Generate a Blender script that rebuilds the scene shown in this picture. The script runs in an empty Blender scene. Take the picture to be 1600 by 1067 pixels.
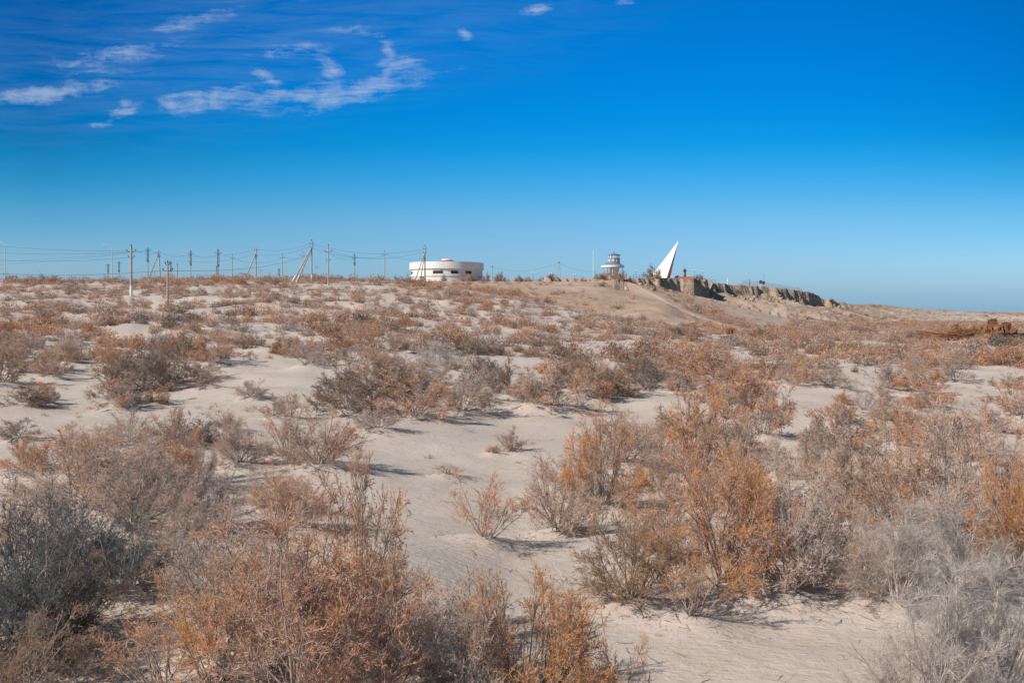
import bpy, math, random
import numpy as np
from mathutils import Vector, Matrix

# ------------------------------------------------------------------ camera, world, sun, exposure
SC = bpy.context.scene
COL = SC.collection
EYE = 4.5            # eye height above the low sand, metres
F = 1600 * 35 / 36   # focal length in photograph pixels
UC, VH = 800.0, 487.0

cam_d = bpy.data.cameras.new('camera')
cam_d.lens = 35; cam_d.sensor_width = 36
cam_d.shift_y = -(533.5 - VH) / 1600
cam_d.clip_start = 0.2; cam_d.clip_end = 60000
cam = bpy.data.objects.new('camera', cam_d); COL.objects.link(cam)
cam.location = (0, 0, EYE); cam.rotation_euler = (math.radians(90), 0, 0)
SC.camera = cam

SC.view_settings.view_transform = 'Standard'
SC.view_settings.look = 'None'
SC.view_settings.exposure = 0.25
SC.view_settings.gamma = 1.0

SUN_EL, SUN_AZ = 38.0, 242.0      # azimuth clockwise from +Y (view direction)
sd = bpy.data.lights.new('sun', 'SUN'); sd.energy = 4.7; sd.angle = math.radians(0.53)
sd.color = (1.0, 0.925, 0.82)
sun = bpy.data.objects.new('sun', sd); COL.objects.link(sun)
_e, _a = math.radians(SUN_EL), math.radians(SUN_AZ)
sun_dir = Vector((math.cos(_e) * math.sin(_a), math.cos(_e) * math.cos(_a), math.sin(_e)))
sun.rotation_euler = sun_dir.to_track_quat('Z', 'Y').to_euler()
sun.location = (-60, -30, 60)


class NT:
    """small helper round a node tree"""
    def __init__(s, tree): s.t = tree; s.n = tree.nodes; s.l = tree.links
    def put(s, sock, v):
        if v is None: return
        if isinstance(v, bpy.types.NodeSocket): s.l.new(v, sock)
        else: sock.default_value = v
    def node(s, typ, ins=None, **kw):
        n = s.n.new(typ)
        for k, v in kw.items(): setattr(n, k, v)
        for k, v in (ins or {}).items(): s.put(n.inputs[k], v)
        return n
    def m(s, op, a, b=None, c=None, clamp=False):
        n = s.n.new('ShaderNodeMath'); n.operation = op; n.use_clamp = clamp
        for i, v in enumerate((a, b, c)): s.put(n.inputs[i], v)
        return n.outputs[0]
    def vm(s, op, a, b=None):
        n = s.n.new('ShaderNodeVectorMath'); n.operation = op
        for i, v in enumerate((a, b)): s.put(n.inputs[i], v)
        return n.outputs['Value'] if op in ('LENGTH', 'DOT_PRODUCT') else n.outputs['Vector']
    def mix(s, f, a, b, mode='MIX'):
        n = s.n.new('ShaderNodeMix'); n.data_type = 'RGBA'; n.blend_type = mode
        s.put(n.inputs[0], f); s.put(n.inputs[6], a); s.put(n.inputs[7], b)
        return n.outputs[2]
    def noise(s, vec, scale, detail=3, rough=.55, dist=0.0):
        n = s.node('ShaderNodeTexNoise', {'Vector': vec, 'Scale': scale, 'Detail': detail, 'Roughness': rough, 'Distortion': dist})
        return n
    def ramp(s, fac, stops, interp='LINEAR'):
        n = s.n.new('ShaderNodeValToRGB'); cr = n.color_ramp; cr.interpolation = interp
        while len(cr.elements) < len(stops): cr.elements.new(0.5)
        for e, (p, c) in zip(cr.elements, stops):
            e.position = p; e.color = c if len(c) == 4 else (*c, 1)
        s.put(n.inputs[0], fac); return n.outputs[0]


def build_world():
    w = bpy.data.worlds.new('World'); SC.world = w; w.use_nodes = True
    t = NT(w.node_tree); bg = t.n['Background']
    sky = t.n.new('ShaderNodeTexSky'); sky.sky_type = 'NISHITA'; sky.sun_disc = False
    sky.sun_elevation = math.radians(SUN_EL); sky.sun_rotation = math.radians(SUN_AZ)
    tc = t.n.new('ShaderNodeTexCoord')
    sep = t.node('ShaderNodeSeparateXYZ', {0: tc.outputs['Generated']})
    z = sep.outputs[2]
    # low sky deepened; unseen upper sky warmed to take blue out of shadows (halved; doubled below)
    def el(d): return math.sin(math.radians(d))
    S = 1 / el(45)
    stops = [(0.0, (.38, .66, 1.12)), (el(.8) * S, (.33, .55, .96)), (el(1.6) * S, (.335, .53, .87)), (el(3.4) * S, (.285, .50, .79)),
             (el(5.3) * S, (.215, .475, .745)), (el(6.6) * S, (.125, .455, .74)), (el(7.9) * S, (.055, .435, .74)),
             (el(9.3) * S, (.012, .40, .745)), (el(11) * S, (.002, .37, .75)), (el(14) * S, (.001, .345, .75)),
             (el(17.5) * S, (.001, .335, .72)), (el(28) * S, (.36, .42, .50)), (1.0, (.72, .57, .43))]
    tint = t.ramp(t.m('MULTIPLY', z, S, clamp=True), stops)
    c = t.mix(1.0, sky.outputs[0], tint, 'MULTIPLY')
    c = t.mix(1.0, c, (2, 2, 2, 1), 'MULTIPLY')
    # lens-like vignette put into the sky colour, darkening towards both sides
    x = t.m('DIVIDE', sep.outputs[0], t.m('MAXIMUM', sep.outputs[1], .05))
    xx = t.m('SUBTRACT', x, .06)
    k = t.m('MINIMUM', t.m('MULTIPLY', t.m('MULTIPLY', xx, xx), 1.5), .42)
    k = t.m('MULTIPLY', k, t.m('MULTIPLY', t.m('SUBTRACT', z, .045), 9.0, clamp=True))
    kk = t.m('SUBTRACT', 1.0, k)
    dk = t.node('ShaderNodeCombineColor', {0: t.m('POWER', kk, 3.0), 1: kk, 2: t.m('POWER', kk, .8)}).outputs[0]
    c = t.mix(1.0, c, dk, 'MULTIPLY')
    # cirrus, laid out by direction in the sky
    yy = t.m('MAXIMUM', sep.outputs[1], .05)
    px = t.m('MULTIPLY', t.m('DIVIDE', sep.outputs[0], yy), F / 100)
    py = t.m('MULTIPLY', t.m('DIVIDE', z, yy), F / 100)
    P = t.node('ShaderNodeCombineXYZ', {0: px, 1: py, 2: 0.0}).outputs[0]
    wn = t.noise(P, 1.6, 7, .68)
    warp = t.vm('SCALE', t.vm('SUBTRACT', wn.outputs['Color'], (.5, .5, .5)), None)
    warp.node.inputs['Scale'].default_value = .34
    P2 = t.vm('ADD', P, warp)
    P2 = t.vm('MULTIPLY', P2, (1, 1, 0))
    wn2 = t.noise(t.node('ShaderNodeMapping', {'Vector': P, 'Rotation': (0, 0, -.17), 'Scale': (.35, .8, 1)}).outputs[0], 1.0, 2, .5)
    w2 = t.vm('SCALE', t.vm('SUBTRACT', wn2.outputs['Color'], (.5, .5, .5)), None); w2.node.inputs['Scale'].default_value = .3
    P3 = t.vm('MULTIPLY', t.vm('ADD', P, w2), (1, 1, 0))
    wisps = [(70, 148, 120, 14, 8, .95), (170, 88, 130, 16, 10, .75), (305, 30, 100, 15, 12, .7),
             (330, 156, 90, 18, 9, 1.1), (470, 150, 110, 20, 9, 1.1), (560, 143, 150, 20, 13, 1.1), (640, 128, 70, 8, 14, .8), (420, 125, 56, 10, -32, .75), (440, 160, 70, 20, 5, .8),
             (518, 106, 34, 15, -30, .95), (455, 82, 75, 12, 6, .7), (608, 80, 34, 11, -50, .8),
             (628, 103, 42, 15, 6, .85), (723, 55, 24, 8, -40, .75), (838, 16, 28, 12, 15, .95),
             (190, 174, 46, 10, 18, .75), (158, 191, 26, 8, 12, .6), (196, 160, 18, 9, -60, .6),
             (268, 158, 32, 14, 0, .95), (560, 42, 75, 7, 5, .5), (588, 57, 34, 10, -8, .6),
             (975, 4, 28, 7, 10, .6), (150, 116, 110, 7, 6, .4), (320, 122, 26, 8, -30, .5), (692, 104, 12, 6, 0, .4)]
    acc = 0.0
    for (u, v, L, W, ang, st) in wisps:
        mp = t.node('ShaderNodeMapping', {'Vector': P2, 'Location': ((u - UC) / 100, (VH - v) / 100, 0),
                    'Rotation': (0, 0, math.radians(ang)), 'Scale': (L / 82, W / 72, 1)}, vector_type='TEXTURE')
        q = t.m('SUBTRACT', 1.0, t.vm('LENGTH', mp.outputs[0]))
        q = t.m('MULTIPLY', q, st)
        acc = t.m('MAXIMUM', acc, q)
    # streak texture drawn out along the wind
    st_ = t.node('ShaderNodeMapping', {'Vector': P3, 'Rotation': (0, 0, math.radians(-10)), 'Scale': (.42, 4.2, 1)}).outputs[0]
    n1 = t.noise(st_, 1.5, 8, .66, .5).outputs[0]
    n2 = t.noise(P2, 2.2, 9, .62, .3).outputs[0]
    fib = t.node('ShaderNodeMapping', {'Vector': P2, 'Rotation': (0, 0, math.radians(-14)), 'Scale': (1.3, 8.5, 1)}).outputs[0]
    n3 = t.noise(fib, 1.0, 9, .7, .2).outputs[0]
    tex = t.m('ADD', t.m('MULTIPLY', n1, .35), t.m('ADD', t.m('MULTIPLY', n2, .30), t.m('MULTIPLY', n3, .35)))
    d = t.m('ADD', t.m('MULTIPLY', acc, 1.1), t.m('MULTIPLY', t.m('SUBTRACT', tex, .52), 7.0))
    d = t.m('MULTIPLY', t.m('SUBTRACT', d, .10), .95, clamp=True)
    d = t.m('MULTIPLY', d, t.m('MULTIPLY', acc, 3.2, clamp=True))
    d = t.m('POWER', d, 1.25)
    # broad thin veil over the upper left
    vm_ = t.node('ShaderNodeMapping', {'Vector': P3, 'Location': ((330 - UC) / 100, (VH - 70) / 100, 0),
                 'Rotation': (0, 0, math.radians(9)), 'Scale': (8.5, 1.7, 1)}, vector_type='TEXTURE')
    veil = t.m('SUBTRACT', 1.0, t.vm('LENGTH', vm_.outputs[0]), clamp=True)
    veil = t.m('MULTIPLY', veil, t.m('MULTIPLY', t.m('SUBTRACT', n1, .38), 1.6, clamp=True))
    cov = t.m('ADD', t.m('MULTIPLY', d, .60), t.m('MULTIPLY', veil, .30), clamp=True)
    cov = t.m('MULTIPLY', cov, t.m('MULTIPLY', sep.outputs[1], 4, clamp=True))
    c = t.mix(cov, c, (4.1, 5.3, 7.4, 1))
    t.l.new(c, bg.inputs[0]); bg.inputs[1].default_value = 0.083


build_world()

# ------------------------------------------------------------------ noise and terrain
def _hash(ix, iy, seed):
    h = (ix.astype(np.int64) * 374761393 + iy.astype(np.int64) * 668265263 + seed * 1442695041) & 0xFFFFFFFF
    h = ((h ^ (h >> 13)) * 1274126177) & 0xFFFFFFFF
    return ((h ^ (h >> 16)) & 0xFFFF) / 65535.0

def vn(x, y, seed=0):
    x = np.asarray(x, float); y = np.asarray(y, float)
    ix, iy = np.floor(x), np.floor(y); fx, fy = x - ix, y - iy
    fx = fx * fx * fx * (fx * (fx * 6 - 15) + 10); fy = fy * fy * fy * (fy * (fy * 6 - 15) + 10)
    ix = ix.astype(np.int64); iy = iy.astype(np.int64)
    a = _hash(ix, iy, seed); b = _hash(ix + 1, iy, seed); c = _hash(ix, iy + 1, seed); d = _hash(ix + 1, iy + 1, seed)
    return (a * (1 - fx) + b * fx) * (1 - fy) + (c * (1 - fx) + d * fx) * fy

def fbm(x, y, seed=0, octs=3, gain=.5):
    r = 0; a = 1; s = 0
    for o in range(octs):
        r = r + a * (vn(x * 2 ** o + 17.3 * o, y * 2 ** o - 9.1 * o, seed + o) - .5) * 2; s += a; a *= gain
    return r / s

def sst(a, b, x):
    t = np.clip((x - a) / (b - a), 0, 1); return t * t * (3 - 2 * t)

# ground height in metres by bearing (photo column) and forward distance
T_Y = [3, 45, 70, 100, 150, 200, 250, 330, 400, 600, 1000, 3000, 30000]
T_U = [-400, 0, 200, 400, 600, 700, 800, 950, 1020, 1058, 1100, 1200, 1400, 2000]
T_Z = [[.3, .5, 1.5, 3.0, 5.5, 9.0, 12.2, 13, 13, 13, 12, 10, 5],
       [.3, .5, 1.5, 3.0, 5.5, 9.0, 12.0, 13, 13, 13, 12, 10, 5],
       [.3, .5, 1.5, 3.0, 5.3, 8.6, 11.8, 13, 13, 13, 12, 10, 5],
       [.3, .5, 1.5, 2.8, 5.3, 8.8, 12.5, 13.5, 13.5, 13, 12, 10, 5],
       [.2, .4, 1.2, 2.3, 4.6, 8.0, 12.3, 14.0, 14.2, 14, 12, 10, 5],
       [.1, .2, .9, 1.9, 3.9, 7.2, 11.0, 14.7, 14.9, 14.5, 12, 10, 5],
       [0, 0, .6, 1.4, 3.1, 6.1, 9.2, 15.0, 15.2, 15.0, 12, 8, 4],
       [0, 0, .2, .7, 1.8, 3.6, 6.8, 15.3, 15.6, 15.2, 12, 8, 3],
       [0, 0, .1, .4, 1.1, 2.8, 7.0, 9.5, 9, 7, 4, 2, 1],
       [0, 0, .1, .3, .9, 2.3, 5.4, 4.2, 3, 3, 2, 1, 0],
       [0, 0, 0, .2, .6, 1.4, 2.3, 1.2, 1, 1, 1, 1, 0],
       [0, 0, 0, 0, .1, .2, .3, .5, .5, .3, 0, 0, 0],
       [0, 0, 0, 0, 0, 0, 0, 0, 0, 0, 0, 0, 0],
       [0, 0, 0, 0, 0, 0, 0, 0, 0, 0, 0, -1, -2]]
_ty = np.log(np.array(T_Y, float)); _fy = np.linspace(_ty[0], _ty[-1], 420); _fu = np.linspace(-400, 2000, 241)
_tab = np.array([np.interp(_fy, _ty, r) for r in T_Z])
_tab = np.array([np.interp(_fu, T_U, _tab[:, j]) for j in range(len(_fy))]).T
def _blur(a, n, ax):
    k = np.hanning(n + 2)[1:-1]; k /= k.sum(); p = n // 2
    pad = [(0, 0), (0, 0)]; pad[ax] = (p, p)
    ap = np.pad(a, pad, mode='edge')
    return np.apply_along_axis(lambda m: np.convolve(m, k, 'valid'), ax, ap)
_tab = _blur(_blur(_tab, 9, 1), 9, 0)

def bearing(x, y):
    r = np.hypot(x, y) + 1e-6
    yc = np.maximum(y, .25 * r)
    return np.clip(UC + F * x / yc, -400, 2000), yc

# top edge of the bluff: photo column, distance, rim height, cliff height, talus fall per metre
BL = [(962, 326, 15.3, .2, .20), (985, 328, 15.5, 2.0, .20), (1020, 334, 16.0, 4.0, .18), (1050, 338, 16.1, 5.6, .17), (1082, 343, 16.0, 7.6, .15),
      (1096, 358, 15.9, 5.6, .14), (1140, 368, 14.9, 5.0, .14), (1165, 375, 14.6, 3.4, .14), (1200, 386, 14.3, 4.6, .14),
      (1240, 400, 13.2, 6.6, .12), (1262, 412, 12.4, 6.0, .11), (1300, 432, 9.5, 3.8, .09), (1335, 458, 7.7, 1.4, .08),
      (1382, 500, 8.0, .8, .07), (1412, 540, 6.9, .6, .06), (1440, 620, 4.9, .4, .05), (1480, 1000, 3.6, .3, .03), (1600, 2600, 2.5, .2, .01)]
_bx = np.array([(u - UC) / F * Y for u, Y, *_ in BL]); _by = np.array([b[1] for b in BL], float)
_bh, _bc, _bt = (np.array([b[i] for b in BL]) for i in (2, 3, 4))

_SP = [(978, 318, 442), (986, 308, 443), (1020, 288, 460), (1055, 264, 481), (1100, 240, 500), (1170, 215, 520), (1200, 205, 528)]
_sx = [(u - UC) / F * Y for u, Y, v in _SP]; _sy = [p[1] for p in _SP]; _sz = [EYE + (VH - v) / F * Y for u, Y, v in _SP]
def spur(x, y):
    best = np.full(x.shape, 1e9); Z = np.zeros(x.shape)
    for i in range(len(_sx) - 1):
        dx, dy = _sx[i + 1] - _sx[i], _sy[i + 1] - _sy[i]
        t = np.clip(((x - _sx[i]) * dx + (y - _sy[i]) * dy) / (dx * dx + dy * dy), 0, 1)
        d = np.hypot(x - _sx[i] - t * dx, y - _sy[i] - t * dy); w = d < best
        best = np.where(w, d, best); Z = np.where(w, _sz[i] + t * (_sz[i + 1] - _sz[i]), Z)
    return best, Z

def tlz(s): return s * 0 + .5

def bluff(x, y):
    """returns signed distance to the rim (positive on the plateau) and rim height, cliff height, talus slope there"""
    best = np.full(x.shape, 1e9); sg = np.ones(x.shape); H = np.zeros(x.shape); C = np.zeros(x.shape); T = np.zeros(x.shape); A = np.zeros(x.shape)
    acc = 0
    for i in range(len(_bx) - 1):
        ax, ay, dx, dy = _bx[i], _by[i], _bx[i + 1] - _bx[i], _by[i + 1] - _by[i]
        L2 = dx * dx + dy * dy
        t = np.clip(((x - ax) * dx + (y - ay) * dy) / L2, 0, 1)
        d = np.hypot(x - ax - t * dx, y - ay - t * dy)
        w = d < best
        cr = dx * (y - ay) - dy * (x - ax)
        best = np.where(w, d, best); sg = np.where(w, np.sign(cr), sg)
        H = np.where(w, _bh[i] + t * (_bh[i + 1] - _bh[i]), H)
        C = np.where(w, _bc[i] + t * (_bc[i + 1] - _bc[i]), C)
        T = np.where(w, _bt[i] + t * (_bt[i + 1] - _bt[i]), T)
        A = np.where(w, acc + t * math.sqrt(L2), A)
        acc += math.sqrt(L2)
    return best * sg, H, C, T, A

# bare sand clearings, outlined by rays from the eye onto the ground
CLEAR = [[(590, 690), (640, 668), (770, 645), (910, 652), (980, 618), (1120, 612), (1100, 635), (1000, 660), (920, 690), (880, 720), (830, 780), (820, 840), (690, 885), (635, 865), (625, 780), (585, 745)],
         [(640, 890), (820, 850), (920, 838), (905, 880), (915, 950), (980, 985), (1010, 1080), (980, 1080), (900, 900), (800, 890), (700, 960), (650, 930)],
         [(990, 1010), (1070, 990), (1250, 945), (1340, 965), (1350, 1200), (1000, 1200)],
         [(120, 1030), (215, 985), (260, 1040), (270, 1200), (60, 1200)],
         [(365, 590), (400, 572), (470, 585), (485, 625), (430, 632), (380, 640), (290, 625)],
         [(335, 738), (470, 752), (600, 750), (600, 785), (480, 775), (350, 765)],
         [(0, 655), (150, 660), (210, 695), (120, 712), (0, 705)],
         [(1235, 618), (1290, 588), (1420, 582), (1600, 575), (1600, 598), (1480, 612), (1300, 618), (1245, 690), (1225, 690)],
         [(900, 537), (975, 532), (985, 545), (940, 560), (900, 552)], [(560, 560), (700, 556), (820, 558), (820, 570), (640, 576), (560, 575)],
         [(0, 772), (70, 775), (60, 800), (0, 800)], [(1540, 690), (1600, 680), (1600, 760), (1560, 750)], [(1000, 735), (1040, 745), (1030, 775), (985, 780)],
         [(100, 585), (150, 580), (140, 640), (90, 650)]]

def in_poly(u, v, poly):
    u = np.asarray(u, float); v = np.asarray(v, float); ins = np.zeros(u.shape, bool)
    n = len(poly)
    for i in range(n):
        x1, y1 = poly[i]; x2, y2 = poly[(i + 1) % n]
        c = ((y1 > v) != (y2 > v)) & (u < (x2 - x1) * (v - y1) / (y2 - y1 + 1e-9) + x1)
        ins ^= c
    return ins

MOUNDS = []   # (x, y, radius, height)

def ground(x, y, mounds=True, info=False):
    x = np.asarray(x, float); y = np.asarray(y, float)
    u, yc = bearing(x, y)
    fi = np.clip((u + 400) / 10, 0, 239.999); fj = np.clip((np.log(np.maximum(yc, 3)) - _fy[0]) / (_fy[1] - _fy[0]), 0, 418.999)
    i = fi.astype(int); j = fj.astype(int); a = fi - i; b = fj - j
    z = (_tab[i, j] * (1 - a) + _tab[i + 1, j] * a) * (1 - b) + (_tab[i, j + 1] * (1 - a) + _tab[i + 1, j + 1] * a) * b
    r = np.hypot(x, y)
    fade = sst(.0, .25, y / (r + 1e-6)); z = z * fade
    slope_zone = sst(60, 110, yc) * (1 - sst(230, 290, yc))
    far = sst(300, 900, yc)
    plateau = sst(275, 325, yc) * (1 - sst(930, 1080, u))
    # dunes and hummocks
    z = z + (1 - plateau * .8) * (fbm(x / 15, y / 12, 3, 3) * .44 + fbm(x / 5.5, y / 4.5, 9, 3) * (.15 + .16 * sst(30, 55, yc)) + slope_zone * (fbm(x / 9, y / 9, 21, 3) * .9))
    z = z + far * fbm(x / 120, y / 120, 33, 3) * 1.0
    # wind ripples and small relief
    z = z + (1 - sst(25, 60, r)) * (fbm(x / 1.3, y / .8, 41, 3) * .035)
    # low dune crest across the clearing
    cx = np.clip((x + 3.2) / 6.5, 0, 1); yl = 17.6 + 2.0 * cx + .7 * fbm(x / 2.0, y * 0, 55, 2)
    s = yl - y
    z = z + .34 * np.where(s > 0, np.exp(-(s / 3.4) ** 2), np.exp(-(s / .55) ** 2)) * np.exp(-((x - .2) / 3.4) ** 4)
    # spur running down from the lookout, a footpath on its crest
    pa = np.zeros(x.shape); ms = (yc > 170) & (u > 880) & (u < 1300)
    if ms.any():
        dr, zr = spur(x[ms], y[ms]); zs_ = z[ms]; rr = zr - .20 * np.maximum(dr - 1.0, 0) + .15 * fbm(x[ms] / 4, y[ms] / 4, 88, 2)
        h = np.clip(.5 + .5 * (rr - zs_) / 1.2, 0, 1); z[ms] = zs_ * (1 - h) + rr * h + 1.2 * h * (1 - h)
        pa[ms] = np.clip(1.4 - dr / .55, 0, 1)
    # bluff
    m = (yc > 180) & (u > 850)
    cl = np.zeros(x.shape); ta = np.zeros(x.shape)
    if m.any():
        xm, ym = x[m], y[m]
        sdist, H, C, T, A = bluff(xm, ym)
        Z0 = A * 0; Aw = A + 7 * fbm(A / 21, Z0 + 9, 97, 2)
        C = C * np.clip(1.12 + .5 * fbm(A / 15, Z0 + 1, 95, 2), .7, 1.45)
        flu = (fbm(A / 24, Z0 + 7, 62, 2) * 5.0 + (.30 - np.abs(fbm(Aw / 9.0, Z0 + 3 + sdist * .05, 67, 3))) * 5.5
               + (.25 - np.abs(fbm(Aw / 3.1, Z0 + 5 + sdist * .12, 68, 3))) * 3.0)
        near = np.exp(-np.abs(sdist) / 9)
        sd_ = sdist + flu * near * np.clip(C / 4, 0, 1)
        o = np.maximum(-sd_, 0)
        wc = 1.6
        step_ = .55 + .45 * sst(0, .5, vn(A / 5.0, A * 0 + 3, 93)); drop = C * (step_ * sst(0, wc, o) + (1 - step_) * sst(2.6, 4.2, o))
        tl = np.maximum(o - wc, 0)
        gul = np.abs(fbm(A / 8 + tl * .05, tl / 30, 71, 4)) * np.clip(tl / 12, 0, 1) * 4.2 * np.clip(T / .15, 0, 1)
        rough = fbm(xm / 3.5, ym / 3.5, 91, 3) * .55 * np.clip(tl / 4, 0, 1)
        zt = H - drop + rough - T * tl - 1.6 * (1 - np.exp(-tl / 10)) * np.clip(C / 3, 0, 1) - gul
        zp = H + fbm(xm / 14, ym / 14, 77, 2) * .25 + fbm(xm / 2.5, ym / 2.5, 78, 3) * .7 * near - .3 * near
        zb = np.where(sd_ > 0, zp, zt)
        behind = (sdist > 0)
        zz = z[m]
        # soft maximum between open slope and bluff
        k = 1.2; h = np.clip(.5 + .5 * (zb - zz) / k, 0, 1)
        zz2 = zz * (1 - h) + zb * h + k * h * (1 - h) * (~behind)
        zz2 = np.where(behind & (sd_ > 0), np.maximum(zb, np.minimum(zz, zb + .2)), zz2)
        z[m] = zz2
        on = np.clip((zb - zz + .5) / 1.0, 0, 1)
        cl[m] = np.where(sd_ > 0, 0, (1 - sst(wc, wc + 3.5, o)) * np.clip(C / 1.5, 0, 1)) * on
        ta[m] = on
    if mounds and MOUNDS:
        for (mx, my, mr, mh) in MOUNDS:
            w = (np.abs(x - mx) < 2.6 * mr) & (np.abs(y - my) < 2.6 * mr)
            if w.any():
                d2 = ((x[w] - mx) ** 2 + (y[w] - my) ** 2) / (mr * mr)
                z[w] += mh * np.exp(-1.3 * d2)
    ta = np.where(pa > 0, ta * (1 - pa), ta)
    if info == 2: return z, u, yc, cl, ta, pa
    if info: return z, u, yc, cl, ta
    return z

def gz(x, y): return float(ground(np.array([x]), np.array([y]))[0])

_marchY = np.concatenate([np.geomspace(6, 60, 700), np.geomspace(60.2, 2500, 2600)])
def at_ground(u, v, ymin=0):
    """the point of the ground seen at a photo pixel"""
    Y = _marchY[_marchY > ymin]
    X = (u - UC) / F * Y
    zr = EYE + (VH - v) / F * Y
    g = ground(X, Y)
    hit = np.nonzero(g >= zr)[0]
    if len(hit) == 0: k = int(np.argmin(zr - g))
    else: k = hit[0]
    return X[k], Y[k], float(g[k])

def pt(u, v, Y): return Vector(((u - UC) / F * Y, Y, EYE + (VH - v) / F * Y))

# ------------------------------------------------------------------ materials
def mat(name, base, rough=.85, var=None, scale=3.0, bump=0.0, bscale=20.0, metal=0.0, spec=.3, coord='Object', detail=4):
    m = bpy.data.materials.new(name); m.use_nodes = True
    t = NT(m.node_tree); p = t.n['Principled BSDF']
    p.inputs['Roughness'].default_value = rough; p.inputs['Metallic'].default_value = metal
    p.inputs['Specular IOR Level'].default_value = spec
    tc = t.n.new('ShaderNodeTexCoord').outputs[coord]
    if var is None: var = tuple(c * .78 for c in base)
    n = t.noise(tc, scale, detail, .6)
    f = t.m('MULTIPLY', t.m('SUBTRACT', n.outputs[0], .35), 3.0, clamp=True)
    t.l.new(t.mix(f, (*base, 1), (*var, 1)), p.inputs['Base Color'])
    if bump:
        bn = t.noise(tc, bscale, 4, .6)
        b = t.node('ShaderNodeBump', {'Height': bn.outputs[0], 'Strength': bump, 'Distance': .05})
        t.l.new(b.outputs[0], p.inputs['Normal'])
    return m

def ground_material():
    m = bpy.data.materials.new('sand'); m.use_nodes = True
    t = NT(m.node_tree); p = t.n['Principled BSDF']; p.inputs['Specular IOR Level'].default_value = .1
    pos = t.n.new('ShaderNodeNewGeometry').outputs['Position']
    at = lambda n: t.node('ShaderNodeAttribute', attribute_name=n).outputs['Fac']
    n_big = t.noise(pos, .09, 4, .6).outputs[0]; n_mid = t.noise(pos, .7, 5, .65).outputs[0]
    n_fine = t.noise(pos, 9, 5, .7).outputs[0]; n_grain = t.noise(pos, 60, 3, .7).outputs[0]
    sand = t.mix(t.m('MULTIPLY', t.m('SUBTRACT', n_big, .3), 2.2, clamp=True), (.53, .447, .408, 1), (.48, .395, .352, 1))
    sand = t.mix(t.m('MULTIPLY', t.m('SUBTRACT', n_mid, .50), 2.6, clamp=True), sand, (.42, .335, .27, 1))
    sand = t.mix(t.m('MULTIPLY', t.m('SUBTRACT', n_fine, .52), 1.8, clamp=True), sand, (.38, .30, .245, 1))
    # stray grit, bits of bark
    grit = t.m('MULTIPLY', t.m('SUBTRACT', t.noise(pos, 28, 4, .75).outputs[0], .66), 9, clamp=True)
    patch = t.m('MULTIPLY', t.m('SUBTRACT', t.noise(pos, .55, 4, .6).outputs[0], .5), 5, clamp=True)
    sand = t.mix(t.m('MULTIPLY', t.m('MULTIPLY', grit, patch), .7), sand, (.22, .15, .11, 1))
    clay = t.mix(t.m('MULTIPLY', t.m('SUBTRACT', n_mid, .35), 2.5, clamp=True), (.44, .30, .225, 1), (.37, .24, .175, 1))
    clay = t.mix(t.m('MULTIPLY', t.m('SUBTRACT', n_big, .45), 2.5, clamp=True), clay, (.46, .345, .275, 1))
    c = t.mix(at('clay'), sand, clay)
    talus = t.mix(t.m('MULTIPLY', t.m('SUBTRACT', t.noise(pos, .35, 5, .7).outputs[0], .38), 3.2, clamp=True), (.38, .285, .235, 1), (.25, .185, .15, 1))
    c = t.mix(at('talus'), c, talus)
    strata = t.node('ShaderNodeMapping', {'Vector': pos, 'Scale': (.12, .12, 1.6)}).outputs[0]
    rock = t.mix(t.m('MULTIPLY', t.m('SUBTRACT', t.noise(strata, 1.2, 5, .7).outputs[0], .35), 3, clamp=True), (.54, .40, .30, 1), (.31, .215, .155, 1))
    c = t.mix(at('rock'), c, rock)
    c = t.mix(at('ochre'), c, t.mix(n_fine, (.42, .20, .06, 1), (.30, .13, .04, 1)))
    c = t.mix(t.m('MULTIPLY', at('path'), .8), c, (.56, .46, .385, 1))
    t.l.new(c, p.inputs['Base Color']); p.inputs['Roughness'].default_value = .95
    rip = t.node('ShaderNodeMapping', {'Vector': pos, 'Rotation': (0, 0, .35), 'Scale': (1, 2.6, 1)}).outputs[0]
    h = t.m('ADD', t.m('MULTIPLY', t.noise(rip, 3.2, 3, .5, .6).outputs[0], .05), t.m('ADD', t.m('MULTIPLY', n_fine, .03), t.m('MULTIPLY', n_grain, .006)))
    h = t.m('ADD', h, t.m('MULTIPLY', t.m('MULTIPLY', n_mid, 1.3), t.m('ADD', at('talus'), at('rock'), clamp=True)))
    b = t.node('ShaderNodeBump', {'Height': h, 'Strength': .75, 'Distance': 1.0})
    t.l.new(b.outputs[0], p.inputs['Normal'])
    return m

def foliage_mat(name, cols, jitter=.10, trans=.32):
    """cols: main, tip, inner"""
    m = bpy.data.materials.new(name); m.use_nodes = True
    t = NT(m.node_tree); out = t.n['Material Output']; t.n.remove(t.n['Principled BSDF'])
    tone = t.node('ShaderNodeAttribute', attribute_name='tone').outputs['Fac']
    rnd = t.n.new('ShaderNodeObjectInfo').outputs['Random']
    c = t.ramp(tone, [(0, cols[2]), (.42, cols[0]), (.72, cols[0]), (1, cols[1])])
    hs = t.node('ShaderNodeHueSaturation', {'Color': c, 'Hue': t.m('ADD', .5 - .003, t.m('MULTIPLY', rnd, .010)),
                'Saturation': t.m('ADD', .85, t.m('MULTIPLY', rnd, .3)),
                'Value': t.m('ADD', 1 - jitter, t.m('MULTIPLY', t.m('FRACT', t.m('MULTIPLY', rnd, 7.31)), 2 * jitter))})
    d = t.node('ShaderNodeBsdfDiffuse', {'Color': hs.outputs[0]})
    tr = t.node('ShaderNodeBsdfTranslucent', {'Color': hs.outputs[0]})
    mx = t.node('ShaderNodeMixShader', {0: trans, 1: d.outputs[0], 2: tr.outputs[0]})
    t.l.new(mx.outputs[0], out.inputs[0]); return m

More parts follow.
